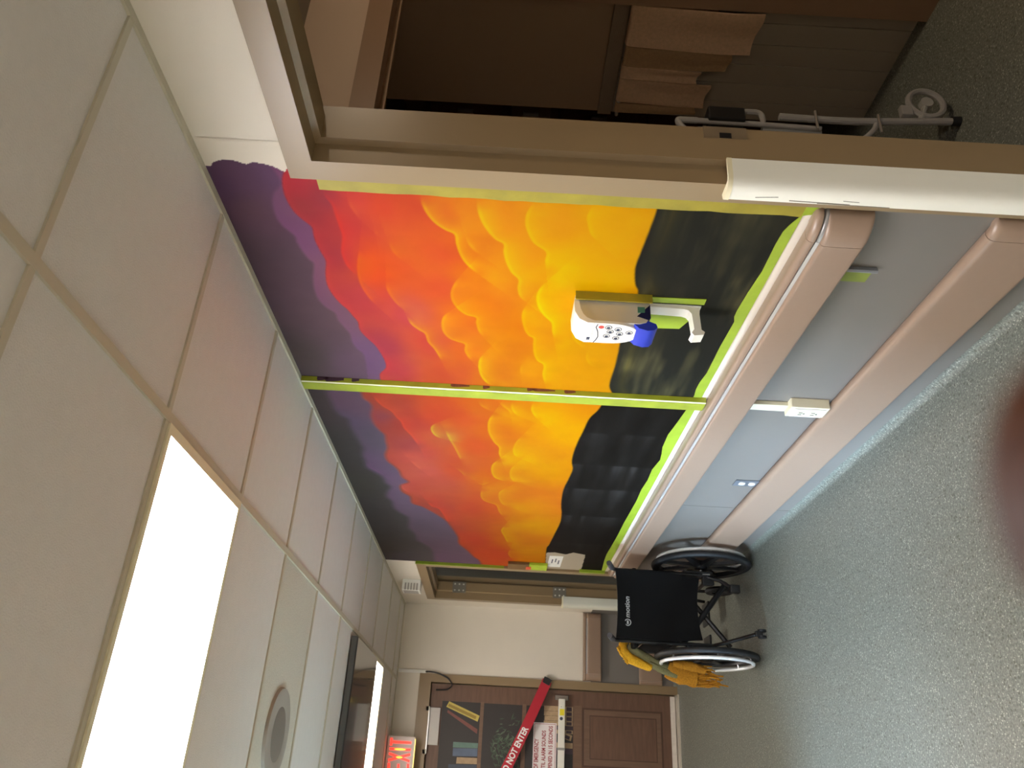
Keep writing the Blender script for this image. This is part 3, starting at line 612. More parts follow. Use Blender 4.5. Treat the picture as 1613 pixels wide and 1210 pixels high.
# end wall pieces
hr2 = thing('handrail', 'short tan handrail on the end wall beside the bookcase door', 'handrail', (0, 0, 0))
for nm, pf, mm in (('top_rail', P_TOP, TAN), ('groove_insert', P_INS, CHROME), ('bumper', P_LOW, TAN)):
    m = MB(); sweep_rail(m, [(d, z+.012) for d, z in pf], 'end', -.505, -.055); m.build(nm, mm, hr2, True, 40)
for c, s in ((-.0535, 1), (-.5065, -1)):
    m = MB(); [end_cap(m, [(d, z+.012) for d, z in pf], c, s, .052, 'end') for pf in (P_TOP, P_INS, P_LOW)]; m.build('end_cap', TAN, hr2, True, 50)
cr2 = thing('crash_rail', 'short tan crash rail on the end wall behind the scarf', 'crash rail', (0, 0, 0))
m = MB(); sweep_rail(m, P_CR, 'end', -.535, -.03); m.build('rail', TAN, cr2, True, 40)
m = MB(); end_cap(m, P_CR, -.5365, -1, .03, 'end'); m.build('end_cap', TAN, cr2, True, 50)
m = MB(); end_cap(m, P_CR, -.0285, 1, .025, 'end'); m.build('end_cap', TAN, cr2, True, 50)
# taped tab below the handrail
tb = thing('wall_bracket', 'small grey bracket with a green tape tab under the near handrail', 'bracket', (0, 1.81, .56))
MB().extrude([(-.004, -.030), (-.018, -.034), (-.022, -.03), (-.022, -.026), (-.004, -.022)], 'z', -.045, .065).build('bracket', mat('grey_bracket', rgb(140, 144, 148), .4, metal=.3), tb)
B('tape', mat('dull_tape', rgb(128, 140, 50), .55, noise=.1, nscale=20), tb, -.004, -.006, -.022, .040, -.040, .065)

# ------------------------------------------------------------------ hand sanitiser dispenser
ds = thing('sanitizer_dispenser', 'white and clear hand sanitizer dispenser with blue push pad on the mural', 'dispenser', (0, 2.05, 1.13))
CLEAR = mat('smoky_clear', rgb(196, 190, 174), .18, spec=.6, coat=.4)
OFFW = mat('dispenser_white', rgb(238, 234, 222), .3, coat=.2)
BLUE = mat('blue_pad', rgb(40, 58, 176), .35)
NAVY = mat('navy', rgb(16, 18, 60), .4)
# smoky lower body (profile in distance d from wall / height), width along the wall
hw = .058
def dprism(mb, prof, y0, y1): mb.extrude([(-d, z) for d, z in prof], 'y', y0, y1)
body = [(.004, -.012), (.004, .207), (.060, .202), (.088, .184), (.098, .160), (.098, .020), (.092, .0), (.074, -.012)]
bm_ = MB(); dprism(bm_, body, -hw+.004, hw-.004); bd = bm_.build('reservoir', CLEAR, ds, True, 30)
# white cover: cap over the top and shield-shaped front
capp = [(.004, .2065), (.004, .214), (.030, .2195), (.068, .217), (.094, .203), (.1065, .178), (.1065, .158), (.0985, .152), (.0955, .164), (.088, .180), (.076, .191), (.058, .199), (.030, .2045)]
m = MB(); dprism(m, capp, -hw, hw); cv = m.build('cover', OFFW, ds, True, 40)
sh = [(-hw, .1565), (-hw, .115)]+[(-hw*math.cos(a)*(1 if a < 1.2 else 1), .115-.098*math.sin(a)**.8) for a in [math.pi*k/14 for k in range(1, 14)]]+[(hw, .115), (hw, .1565)]
MB().extrude(sh, 'x', -.0975, -.1065).build('front_shield', OFFW, cv, True, 30)
B('back_plate', OFFW, ds, 0.0, -.006, -hw-.004, hw+.004, -.012, .214, bev=.002)
B('green_nozzle', mat('green_part', rgb(70, 120, 100), .4), ds, -.040, -.060, -hw+.0015, -hw+.0042, .004, .026)
B('embossed_mark', mat('emboss', rgb(168, 158, 136), .4), ds, -.018, -.024, -hw+.0028, -hw+.0042, .075, .125)
# blue push pad
pad = [(.074, .030), (.098, .036), (.112, .022), (.119, -.004), (.116, -.024), (.106, -.034), (.094, -.030), (.086, -.010)]
m = MB(); dprism(m, pad, -.050, .050); pp = m.build('push_pad', BLUE, ds, True, 50)
m = MB(); dprism(m, [(.030, -.0125), (.073, .028), (.085, -.008), (.078, -.013)], -hw+.002, .046); m.build('pad_recess', NAVY, pp)
# icons on the front face (front plane d ~ .105)
INK = mat('ink', rgb(60, 66, 84), .5); RED = mat('red_print', rgb(200, 70, 60), .5)
def disc(name, mm, y, z, r, d, par, ring=None):
    mb = MB()
    if ring:
        nn = 14; vs = []; fs = []
        for k in range(nn):
            a = 2*math.pi*k/nn
            for q, x in ((r, -d), (ring, -d), (ring, -d-.0006), (r, -d-.0006)): vs.append((x, y+q*math.cos(a), z+q*math.sin(a)))
        for k in range(nn):
            j = (k+1) % nn
            for i in range(4): fs.append((k*4+i, k*4+(i+1) % 4, j*4+(i+1) % 4, j*4+i))
        mb.add(vs, fs)
    else: mb.extrude([(y+r*math.cos(2*math.pi*k/14), z+r*math.sin(2*math.pi*k/14)) for k in range(14)], 'x', -d+.0005, -d-.0006)
    return mb.build(name, mm, par)
FD = .1066
for (y, z) in ((-.036, .112), (-.012, .104), (.014, .112), (-.028, .082), (-.002, .074), (.024, .082), (-.012, .046)):
    ic = disc('icon', INK, y, z, 0.0110, FD, ds, .0088); disc('icon_mark', INK, y+.002, z, .0055, FD, ic)
disc('red_emblem', RED, -.036, .134, .0085, FD, ds)
MB().tube([(-.1066, -.052, .146), (-.1066, -.034, .150), (-.1066, -.01, .142), (-.1066, .02, .138), (-.1066, .040, .142), (-.1066, .056, .148)], .0016, 6).build('dark_stripe', INK, ds)
B('printed_mark', INK, ds, -.1060, -.1072, .026, .042, .162, .172)
# drip tray below
tr = thing('drip_tray', 'white J-shaped drip tray bracket below the hand sanitizer dispenser', 'tray', (0, 2.052, .955))
TW = .022
m = MB(); m.extrude([(-.004, .158), (-.012, .158), (-.015, .05), (-.019, .036), (-.030, .027), (-.085, .022), (-.098, .031), (-.108, .024), (-.104, -.006), (-.094, -.010), (-.086, .0), (-.03, .003), (-.004, .0)], 'y', -TW, TW)
m.build('tray', OFFW, tr, True, 25)
B('back_plate', WHITE, tr, -.0013, -.0045, -TW-.003, TW+.003, -.004, .160)
# tape left round both
tape_strip('painters_tape', 'olive tape sliver along the near side of the dispenser', [(1.982, 1.112), (1.9865, 1.112), (1.9865, 1.342), (1.982, 1.346)], GREENO, -.0014, -.030)
tape_strip('painters_tape', 'green tape on the near side of the drip tray', [(1.988, .945), (2.018, .945), (2.018, 1.118), (1.992, 1.110)], GREEN, -.0014, -.0040)
tape_strip('painters_tape', 'green tape on the far side of the drip tray', [(2.080, .958), (2.165, .990), (2.170, 1.10), (2.080, 1.115)], GREEN, -.0014, -.0040)

# ------------------------------------------------------------------ far end of the mural wall
pl = thing('wall_label', 'small white printed card on the bare patch by the far door', 'card', (0, 5.20, 1.16))
B('card', WHITE, pl, -.0013, -.003, -.12, .16, -.045, .045)
for k, (a, b) in enumerate(((-.04, .06), (-.06, .03), (-.02, .08))): B('print_line', INK, pl, -.003, -.0034, a, b, .02-.022*k-.004, .02-.022*k+.004)
tp = thing('taped_wall_plate', 'small wall plate masked with brown-smeared green tape beside the far door', 'wall plate', (0, 5.345, 1.35))
B('plate', mat('smeared_brown', rgb(110, 78, 34), .5, noise=.25, nscale=25), tp, -.0013, -.022, -.07, .07, -.02, .125, bev=.003)
B('tape', mat('bright_tape', rgb(170, 196, 40), .5, noise=.15, nscale=25), tp, -.0013, -.021, -.07, .07, -.145, -.02, bev=.003)
B('red_smear', mat('red_smear', rgb(226, 84, 50), .5), tp, -.0215, -.024, -.02, .05, -.035, .0)
# small louvred box above the far door
dm = thing('louvred_box', 'small white louvred box on the wall above the far doorway', 'alarm box', (0, 6.05, 2.195))
B('housing', WHITE, dm, 0.0, -.082, -.065, .065, -.07, .068, bev=.004)
for k in range(5): B('louvre', mat('louvre_grey', rgb(170, 166, 158), .5) if k == 0 else MATS['louvre_grey'], dm, -.028, -.080, -.068, -.0645, -.052+.022*k, -.040+.022*k)
B('front_grille', MATS['louvre_grey'], dm, -.082, -.084, -.05, .05, -.055, .055)
# ------------------------------------------------------------------ end door painted as a bookcase
d3 = struct(empty('door_3', (-1.17, L, 0)), 'door at the corridor end painted like a brown bookcase', 'door')
def DB(name, m, par, x0, x1, y0, y1, z0, z1, **k): return B(name, m, par, x0+1.17, x1+1.17, y0-L, y1-L, z0, z1, **k)
def DP(name, m, par, poly, y0, y1): return MB().extrude([(a+1.17, b) for a, b in poly], 'y', y0-L, y1-L).build(name, m, par)
def jprof(xin, s): return [(xin, L-.018), (xin+s*.064, L-.018), (xin+s*.064, L+.0), (xin+s*.064, L+.15), (xin, L+.15), (xin, L+.085), (xin-s*.014, L+.082), (xin-s*.014, L+.076), (xin, L+.074)]
for xin, s in ((EX1, 1), (EX0, -1)):
    MB().extrude([(a+1.17, b-L) for a, b in jprof(xin, s)], 'z', 0, EH+.098).build('jamb', TAUPE, d3)
DB('head', TAUPE, d3, EX0, EX1, L-.018, L+.15, EH, EH+.098)
WOOD = mat('painted_wood', rgb(104, 76, 58), .5, noise=.16, nscale=5, stretch=(1.2, 1, 9))
WOOD2 = mat('painted_wood_light', rgb(112, 86, 66), .5, noise=.14, nscale=5, stretch=(9, 1, 1.2))
WOODD = mat('painted_wood_dark', rgb(80, 54, 40), .5, noise=.12, nscale=6, stretch=(1.2, 1, 9))
SHBLK = mat('painted_black', rgb(50, 45, 42), .55, noise=.06, nscale=6)
YD = 6.93
leaf = DB('door_leaf', WOOD, d3, EX0+.006, EX1-.008, YD, YD+.045, .055, EH-.006)
def Q(name, m, x0, x1, z0, z1, par=leaf, e=.0015, y=YD): return DB(name, m, par, x0, x1, y-e, y, z0, z1)
Q('shelf_recess', SHBLK, -1.56, -.768, 1.625, 1.94); Q('shelf_recess', SHBLK, -1.56, -.769, 1.28, 1.596); Q('shelf_recess', SHBLK, -1.56, -.768, .86, 1.245)
for z in (1.61, 1.262): Q('shelf_board', WOOD2, -1.60, -.76, z-.014, z+.014, e=.003)
Q('bottom_rail', WOOD2, -1.60, -.75, .79, .855, e=.003)
# raised door panel below
for (x0, x1, z0, z1, mm, e) in ((-1.205, -.763, .125, .785, WOODD, .002), (-1.19, -.778, .140, .770, WOOD2, .0035), (-1.145, -.818, .175, .725, WOODD, .0045), (-1.138, -.826, .182, .718, WOOD, .006), (-1.70, -1.26, .125, .785, WOODD, .002), (-1.68, -1.28, .140, .770, WOOD2, .0035)):
    Q('raised_panel', mm, x0, x1, z0, z1, e=e)
def poly(name, mm, pts, e=.003):
    cx_ = sum(p[0] for p in pts)/len(pts); return DP(name, mm, leaf, pts, YD-e, YD-.0012)
BY = mat('yellow_book', rgb(196, 176, 84), .5, noise=.12, nscale=40); BR = mat('red_book', rgb(118, 68, 58), .5, noise=.1, nscale=40)
BG = mat('green_book', rgb(96, 124, 112), .5, noise=.12, nscale=30); BB = mat('blue_book', rgb(86, 100, 122), .5, noise=.15, nscale=20)
BT = mat('tan_book', rgb(168, 142, 108), .5, noise=.15, nscale=40); BD = mat('navy_book', rgb(58, 68, 82), .5, noise=.15, nscale=30)
BP = mat('plum_book', rgb(66, 48, 58), .5)
poly('painted_book', BY, [(-0.769, 1.884), (-0.867, 1.627), (-0.912, 1.642), (-0.812, 1.905)])
poly('painted_book', mat('yellow_book_line', rgb(150, 126, 50), .5), [(-0.787, 1.885), (-0.872, 1.652), (-0.895, 1.66), (-0.806, 1.892)], .0034)
poly('painted_book', BR, [(-0.835, 1.89), (-0.969, 1.638), (-1.003, 1.64), (-0.853, 1.895)])
poly('painted_book', BG, [(-1.071, 1.827), (-1.071, 1.626), (-1.109, 1.627), (-1.112, 1.827)])
poly('painted_book', BB, [(-1.116, 1.825), (-1.111, 1.627), (-1.168, 1.627), (-1.174, 1.824)])
poly('painted_book', BT, [(-1.181, 1.789), (-1.179, 1.626), (-1.224, 1.626), (-1.227, 1.791)])
poly('painted_book', BD, [(-1.235, 1.852), (-1.229, 1.627), (-1.289, 1.627), (-1.30, 1.853)])
# lower shelf spines
x = -.762
for k, (w, c, h) in enumerate(((.040, BT, 1.10), (.036, BT, 1.10), (.038, BT, 1.095), (.034, BT, 1.10), (.03, BP, 1.02), (.03, BT, 1.06))):
    DP('painted_book', c, leaf, [(x, .862), (x, h), (x-w+.002, h), (x-w+.002, .862)], YD-.003, YD-.0012)
    DP('painted_label', BP, leaf, [(x-.004, .872), (x-.004, .915), (x-w+.006, .915), (x-w+.006, .872)], YD-.0036, YD-.003) if c is BT else None
    x -= w
poly('painted_book', BT, [(-0.960, 0.930), (-0.978, 0.866), (-1.02, 0.877), (-1.003, 0.935)])
poly('painted_book', BP, [(-0.975, 0.922), (-0.986, 0.884), (-1.012, 0.890), (-1.000, 0.926)], .0036)
for k in range(2): DP('painted_book', (BT, BP)[k], leaf, [(-1.034-.042*k, .862), (-1.034-.042*k, 1.05), (-1.034-.042*k-.04, 1.05), (-1.034-.042*k-.04, .862)], YD-.003, YD-.0012)
# painted fern: strokes joined into one painted part
LEAF = mat('painted_leaf', rgb(60, 78, 58), .5, noise=.25, nscale=40); LEAF2 = mat('painted_leaf_light', rgb(84, 100, 78), .5, noise=.2, nscale=40)
for mm, sd, cnt in ((LEAF, 11, 150), (LEAF2, 12, 70)):
    rs = random.Random(sd); fm = MB()
    for k in range(cnt):
        sx = rs.gauss(-1.10, .10); szz = rs.uniform(1.30, 1.52) - abs(sx+1.10)*.25
        a = rs.uniform(-1.0, 1.0)+(sx+1.10)*-4; l = rs.uniform(.03, .075); w = rs.uniform(.004, .008)
        dx, dz = math.sin(a)*l, math.cos(a)*l*.7
        px_, pz_ = dz/l*w, -dx/l*w
        pts = [(sx-dx/2, szz-dz/2), (sx+px_, szz+pz_), (sx+dx/2, szz+dz/2), (sx-px_, szz-pz_)]
        if min(p[0] for p in pts) < -1.5 or max(p[0] for p in pts) > -.775 or max(p[1] for p in pts) > 1.59 or min(p[1] for p in pts) < 1.285: continue
        yy = YD-.0018-.0000045*k-(.0009 if mm is LEAF2 else 0)
        fm.add([(p[0]+1.17, yy-L, p[1]) for p in pts], [(0, 1, 2, 3)])
    fo = fm.build('painted_fern', mm, leaf); fo['kind'] = 'stuff'
# door hardware: each rests on the door
ml = thing('magnetic_lock_plate', 'pale rectangular lock plate at the top of the bookcase door', 'lock plate', (-.963, YD, 1.992))
B('plate', mat('lock_grey', rgb(190, 186, 180), .35), ml, -.14, .14, -.022, -.0, -.042, .042, bev=.003)
mh = thing('door_closer', 'grey metal closer bar along the head of the bookcase door frame', 'door closer', (-.98, L, EH))
B('bar', STEEL, mh, -.19, .16, -.012, .006, -.012, .010, bev=.002)
for xx in (-.175, .145): B('bracket', GUARD2, mh, xx-.018, xx+.018, -.018, -.002, -.008, .022, bev=.002)
pb = thing('panic_bar', 'white push bar across the bookcase door', 'push bar', (-1.17, YD, .958))
PBW = mat('bar_white', rgb(226, 224, 212), .3)
B('bar', PBW, pb, -.50, .462, -.060, -.022, -.027, .027, bev=.006)
B('end_bracket', mat('bracket_grey', rgb(126, 116, 106), .35), pb, .455, .492, -.030, -.0, -.055, .055, bev=.004)
B('mount', PBW, pb, -.49, .45, -.022, -.0, -.016, .016)
B('yellow_sticker', mat('yellow_sticker', rgb(232, 216, 40), .5), pb, .335, .384, -.0605, -.0600, -.020, .018)
MB().extrude([(.311+.013*math.cos(2*math.pi*k/16), .004+.013*math.sin(2*math.pi*k/16)) for k in range(16)], 'y', -.0612, -.0600).build('round_badge', INK, pb)
MB().extrude([(.400+.003*math.cos(2*math.pi*k/8), .006+.003*math.sin(2*math.pi*k/8)) for k in range(8)], 'y', -.0612, -.0600).build('rivet', INK, pb)
B('grey_band', mat('band_grey', rgb(150, 148, 142), .4), pb, .078, .096, -.0615, -.0210, -.0285, .0285)
# sign above the bar
sg = thing('door_sign', 'white emergency door sign with red lettering above the push bar', 'sign', (-1.22, YD, 1.088))
SGW = mat('sign_white', rgb(226, 220, 218), .4); SGR = mat('sign_red', rgb(150, 26, 36), .5)
B('plate', SGW, sg, -.345, .327, -.005, -.0015, -.094, .094)
bd_ = MB(); 
for (a, b, c, d) in ((-.337, .319, .083, .086), (-.337, .319, -.086, -.083), (-.337, -.334, -.083, .083), (.316, .319, -.083, .083)): bd_.box(a, b, -.0058, -.005, c, d)
bd_.build('border', SGR, sg)
def sgt(s, xr_, z): text_mesh('lettering', s, .044, SGR, sg, basis((xr_+1.22, -.0056, z), (1, 0, 0), (0, 0, 1)), 'RIGHT', .68, .0003, .0011)
sgt('IN CASE OF EMERGENCY', -1.016, 1.152-1.088); sgt('PUSH UNTIL ALARM SOUNDS', -.951, 1.095-1.088); sgt('DOOR CAN BE OPENED IN 15 SECONDS', -.915, 1.040-1.088)
# red strap
YS = 6.855
sa = math.atan2(-.30, .63); sd = Vector((math.cos(sa), 0, math.sin(sa)))
sr_end = Vector((-.575, YS, 1.085))
st = thing('barrier_strap', 'red DO NOT ENTER strap stretched slanting across the bookcase door', 'strap', sr_end)
STR = mat('strap_red', rgb(176, 26, 44), .6, bump=.2, bscale=500); sw = .040
nrm = Vector((-math.sin(sa), 0, math.cos(sa)))
def strap_pt(t, w, dy=0): p = -sd*t+nrm*w; return (p.x, dy+.0*t, p.z)
nseg = 24; vs = []; fs = []
for k in range(nseg+1):
    t = 1.30*k/nseg; sag = -.012*math.sin(math.pi*k/nseg)
    for w, dy in ((-sw, -.0012), (sw, -.0012), (sw, .0012), (-sw, .0012)):
        q = strap_pt(t, w+sag, dy+.004*math.sin(k*.7)); vs.append(q)
for k in range(nseg):
    for i in range(4): fs.append((k*4+i, k*4+(i+1) % 4, (k+1)*4+(i+1) % 4, (k+1)*4+i))
fs += [(3, 2, 1, 0), (nseg*4, nseg*4+1, nseg*4+2, nseg*4+3)]
MB().add(vs, fs).build('webbing', STR, st, True)
text_mesh('lettering', 'DO NOT ENTER', .068, mat('strap_text', rgb(236, 232, 230), .5), st, basis(tuple(-sd*.40+nrm*-.012+Vector((0, -.0085, 0))), sd, nrm), 'RIGHT', .80, .0003, .002)
ck = MB().extrude([(-.030, -.03), (.018, -.034), (.022, .0), (.018, .034), (-.030, .03)], 'y', -.010, .027)
co = ck.build('clip', BLACK, st); co.rotation_euler = (0, -sa, 0)
# sill strips
tag(B('door_sweep', mat('sweep', rgb(214, 206, 194), .4, noise=.08, nscale=30), None, EX0+.01, EX1-.012, YD-.012, YD-.0, .018, .056), 'pale sweep strip along the foot of the bookcase door', 'door sweep')
tag(B('door_threshold', mat('threshold', rgb(206, 198, 180), .35, metal=.3), None, EX0, EX1, L-.06, L+.15, .0005, .012), 'pale metal threshold under the bookcase door', 'threshold')
struct(B('wall_beyond', DARK, None, EX0-.1, EX1+.1, L+.152, L+.20, 0, EH+.1), 'dark space behind the bookcase door', 'wall')
# cable at the door head
rw = tag(B('wall_conduit', WHITE, None, -.567, -.539, L-.016, L-.0, 2.095, H-.001, bev=.002), 'short white conduit from the ceiling above the bookcase door corner', 'conduit')
tag(MB().tube(round_path([(-.553, L-.010, 2.10), (-.553, L-.03, 2.055), (-.562, L-.032, 1.985), (-.60, L-.035, 1.90), (-.65, L-.03, 1.862), (-.684, L+.005, 1.905), (-.688, YD-.008, 2.0)], .05), .006, 8).build('door_cable', BLACK, None, True), 'black cable looping from the conduit to the bookcase door', 'cable')

# ------------------------------------------------------------------ exit sign
ex = thing('exit_sign', 'lit red EXIT sign hanging from the ceiling before the bookcase door', 'exit sign', (-1.215, 6.72, H))
EXW = mat('exit_housing', rgb(214, 204, 196), .4); EXR = mat('exit_red', rgb(200, 30, 20), .4, emit=(1, .022, .012, 1), estr=1.6)
EXG = mat('exit_glow', rgb(240, 226, 130), .4, emit=(1, .72, .2, 1), estr=.8)
B('housing', EXW, ex, -.155, .155, -.022, .022, -.212, -.001, bev=.003)
B('light_window', EXG, ex, -.14, .14, -.018, .018, -.2155, -.2125)
def bar(mb, x0, z0, x1, z1, w):
    d = Vector((x1-x0, z1-z0)).normalized(); nx, nz = -d.y*w/2, d.x*w/2
    mb.extrude([(x0+nx, z0+nz), (x1+nx, z1+nz), (x1-nx, z1-nz), (x0-nx, z0-nz)], 'y', -.0226, -.0240)
zt, zb, w_ = -.022, -.186, .017
def letter(segs):
    m = MB()
    for g in segs: bar(m, *g, w_)
    return m.build('lettering', EXR, ex)
cT, cI, cX, cE = .112, .062, .006, -.062
letter([(cT-.026, zt-.008, cT+.026, zt-.008), (cT, zt-.017, cT, zb)]); letter([(cI, zt, cI, zb)])
letter([(cX-.024, zt, cX+.024, zb), (cX+.024, zt, cX-.024, zb)])
letter([(cE-.022, zt, cE-.022, zb), (cE-.013, zt-.008, cE+.026, zt-.008), (cE-.013, -.104, cE+.022, -.104), (cE-.013, zb+.008, cE+.026, zb+.008)])
EXH = mat('exit_hot', rgb(255, 200, 60), .4, emit=(1, .45, .04, 1), estr=1.0)
for xx, rz in ((cI, .046), (cX, .026)): MB().extrude([(xx+.0075*math.cos(2*math.pi*k/14), -.104+rz*math.sin(2*math.pi*k/14)) for k in range(14)], 'y', -.0240, -.0247).build('lamp_spot', EXH, ex)
# ------------------------------------------------------------------ wheelchair
wc = thing('wheelchair', 'black folding wheelchair seen from behind, parked facing the far doorway', 'wheelchair', (-.372, 4.735, 0))
FR = mat('black_frame', rgb(14, 14, 15), .4); UPH = mat('black_nylon', rgb(11, 11, 11), .85, spec=.2, bump=.4, bscale=900, noise=.1, nscale=20)
RUB = mat('rubber_tyre', rgb(18, 18, 19), .6); RIMS = mat('silver_handrim', rgb(232, 232, 230), .35, metal=.2); MAG = mat('mag_wheel', rgb(12, 12, 13), .4)
WR = .300
def big_wheel(x, s):
    w = MB().lathe([(-.013, WR-.030), (-.017, WR-.016), (-.012, WR-.004), (0, WR), (.012, WR-.004), (.017, WR-.016), (.013, WR-.030)], (x, 0, WR), 'x', 56).build('tyre', RUB, wc, True, 60)
    m = MB().lathe([(-.013, WR-.030), (-.014, WR-.052), (-.006, WR-.056), (.006, WR-.056), (.014, WR-.052), (.013, WR-.030)], (x, 0, WR), 'x', 56); r = m.build('rim', MAG, wc, True, 40)
    for k in range(8):
        a = 2*math.pi*k/8+.2; d = Vector((0, math.cos(a), math.sin(a))); t = Vector((0, -math.sin(a), math.cos(a))); c = Vector((x, 0, WR))
        vs = []
        for (rr, hw_, th) in ((.035, .024, .012), (WR-.05, .013, .007)):
            for sx, sy in ((-1, -1), (1, -1), (1, 1), (-1, 1)): vs.append(c+d*rr+t*hw_*sy+Vector((th*sx, 0, 0)))
        MB().add(vs, [(0, 1, 2, 3), (7, 6, 5, 4), (0, 4, 5, 1), (1, 5, 6, 2), (2, 6, 7, 3), (3, 7, 4, 0)]).build('spoke', MAG, r)
    MB().lathe([(-.028, .0001), (-.028, .03), (-.02, .042), (.02, .042), (.028, .03), (.028, .0001)], (x, 0, WR), 'x', 24).build('hub', MAG, r, True)
    h = MB().torus((x+s*.036, 0, WR), .262, .0105, 'x', 56, 8).build('hand_rim', RIMS, wc, True, 80)
    for k in range(6):
        a = 2*math.pi*k/6; p = Vector((0, math.cos(a), math.sin(a)))
        MB().tube([Vector((x+s*.010, 0, WR))+p*.252, Vector((x+s*.034, 0, WR))+p*.258], .005, 6).build('rim_post', STEEL, h)
big_wheel(.268, 1); big_wheel(-.268, -1)
for s in (-1, 1):
    x = s*.205
    # side frame: back cane with push handle, seat rail, lower rail, front post
    MB().tube(round_path([(x, -.02, .27), (x, -.03, .50), (x, -.045, .845), (x, -.13, .872)], .04), .0115, 10).build('back_cane', FR, wc, True)
    MB().tube([(x, -.085, .8585), (x, -.19, .890)], [.0165, .0155], 12).build('push_handle', mat('grip%d' % s, rgb(58, 58, 60), .55), wc, True)
    MB().tube([(x, -.03, .47), (x, .40, .485)], .0115, 10).build('seat_rail', FR, wc, True)
    MB().tube(round_path([(x, -.02, .27), (x, .10, .235), (x, .36, .235), (x, .40, .30), (x, .40, .485)], .05), .0115, 10).build('lower_rail', FR, wc, True)
    MB().tube(round_path([(x, -.03, .62), (x, .0, .685), (x, .28, .685), (x, .33, .62), (x, .33, .48)], .05), .010, 8).build('arm_frame', FR, wc, True)
    B('arm_pad', UPH, wc, x-.026, x+.026, -.01, .28, .695, .725, bev=.008)
    B('skirt_guard', UPH, wc, x-.003, x+.003, .0, .32, .47, .66)
    # caster
    MB().tube([(x, .40, .24), (x, .40, .155), (x, .37, .10)], .010, 8).build('caster_fork', FR, wc, True)
    MB().lathe([(-.012, .05), (-.014, .085), (0, .092), (.014, .085), (.012, .05), (-.012, .05)], (x, .37, .0925), 'x', 28).build('caster', RUB, wc, True)
    # leg rest hanger and foot plate
    MB().tube(round_path([(x*.95, .40, .47), (x*.95, .50, .44), (x*.9, .62, .13)], .06), .0105, 8).build('leg_hanger', FR, wc, True)
    B('foot_plate', BLACK, wc, min(x*.9, x*.9-s*.15), max(x*.9, x*.9-s*.15), .58, .74, .105, .118, bev=.004)
    # axle plate and anti-tipper
    B('axle_plate', FR, wc, x-.006+s*.014, x+.006+s*.014, -.04, .05, .24, .42, bev=.003)
    MB().tube([(x+s*.012, 0, WR), (x+s*.05, 0, WR)], .008, 8).build('axle', STEEL, wc, True)
MB().tube([(-.205, -.02, .265), (-.197, -.07, .215), (-.160, -.21, .062)], .0105, 10).build('anti_tipper', FR, wc, True)
for dx in (-.017, .017): MB().lathe([(-.006, .0001), (-.006, .024), (.006, .024), (.006, .0001)], (-.157+dx, -.212, .030), 'x', 18).build('tipper_wheel', RUB, wc, True)
B('tipper_block', BLACK, wc, -.172, -.142, -.225, -.198, .028, .070, bev=.004)
# folded mechanism at right rear (second anti-tipper seen end-on)
MB().tube([(.195, -.02, .27), (.165, -.06, .20), (.120, -.10, .155)], .012, 8).build('anti_tipper', FR, wc, True)
B('tipper_block', BLACK, wc, .085, .135, -.13, -.09, .105, .165, bev=.008)
B('brake_bracket', FR, wc, .145, .205, -.03, .01, .23, .30, bev=.006)
B('silver_tag', STEEL, wc, .205, .212, -.035, .03, .255, .30)
# cross brace
MB().tube([(-.195, .06, .135), (.12, .06, .40)], .015, 8).build('cross_brace', FR, wc, True)
MB().tube([(.175, .02, .145), (-.20, .02, .43)], .017, 8).build('cross_brace', FR, wc, True)
# seat and back upholstery
sv = MB(); n = 10; vs = []; fs = []
for i in range(n+1):
    u = -1+2*i/n
    for j in range(2):
        yv = (-.02, .40)[j]; z = .487-.03*(1-u*u)
        vs += [(u*.205, yv, z+.012), (u*.205, yv, z-.012)]
for i in range(n):
    a = i*4; b = a+4
    fs += [(a, a+2, b+2, b), (a+1, b+1, b+3, a+3), (a, b, b+1, a+1), (a+2, a+3, b+3, b+2)]
fs += [(0, 1, 3, 2), (n*4, n*4+2, n*4+3, n*4+1)]
sv.add(vs, fs).build('seat', UPH, wc, True)
bk = MB(); vs = []; fs = []; nz = 12
for i in range(n+1):
    u = -1+2*i/n
    for k in range(nz+1):
        v = k/nz; hwk = .196-.012*math.sin(math.pi*v)*0; z = .345+(.838-.345)*v - (.012*(1-u*u) if k == nz else 0) - (.02*u*u*(1-v) if k == 0 else 0)
        xw = u*(.180+.020*min(1, v*3.2)) if v < .32 else u*.200
        y = -.028-.045*v+.022*(1-u*u)*math.sin(math.pi*min(1, v*.9+.1))-.018
        vs += [(xw, y, z), (xw, y+.016, z)]
S = (nz+1)*2
for i in range(n):
    for k in range(nz):
        a = i*S+k*2; b = a+S
        fs += [(a, b, b+2, a+2), (a+1, a+3, b+3, b+1)]
    fs += [(i*S, i*S+1, (i+1)*S+1, (i+1)*S), (i*S+nz*2, (i+1)*S+nz*2, (i+1)*S+nz*2+1, i*S+nz*2+1)]
for k in range(nz):
    for e in (0, n): a = e*S+k*2; fs.append((a, a+1, a+3, a+2))
bko = bk.add(vs, fs).build('backrest', UPH, wc, True)
LOGO = mat('logo_print', rgb(176, 176, 172), .5)
def back_y(v, u): return -.028-.045*v+.022*(1-u*u)*math.sin(math.pi*min(1, v*.9+.1))-.018
zl = .768; vl = (zl-.345)/.493; yl_ = back_y(vl, 0)-.004
text_mesh('lettering', 'motion', .040, LOGO, bko, basis((-.082, yl_, zl), (1, 0, 0), (0, -.1, 1)), 'LEFT', 1.05, .0008, .0006, .15)
text_mesh('lettering', 'composites', .013, LOGO, bko, basis((-.070, yl_, zl-.022), (1, 0, 0), (0, -.1, 1)), 'LEFT', 1.2, .0008, 0, .1) if False else None
eb = MB(); vs = []; fs = []
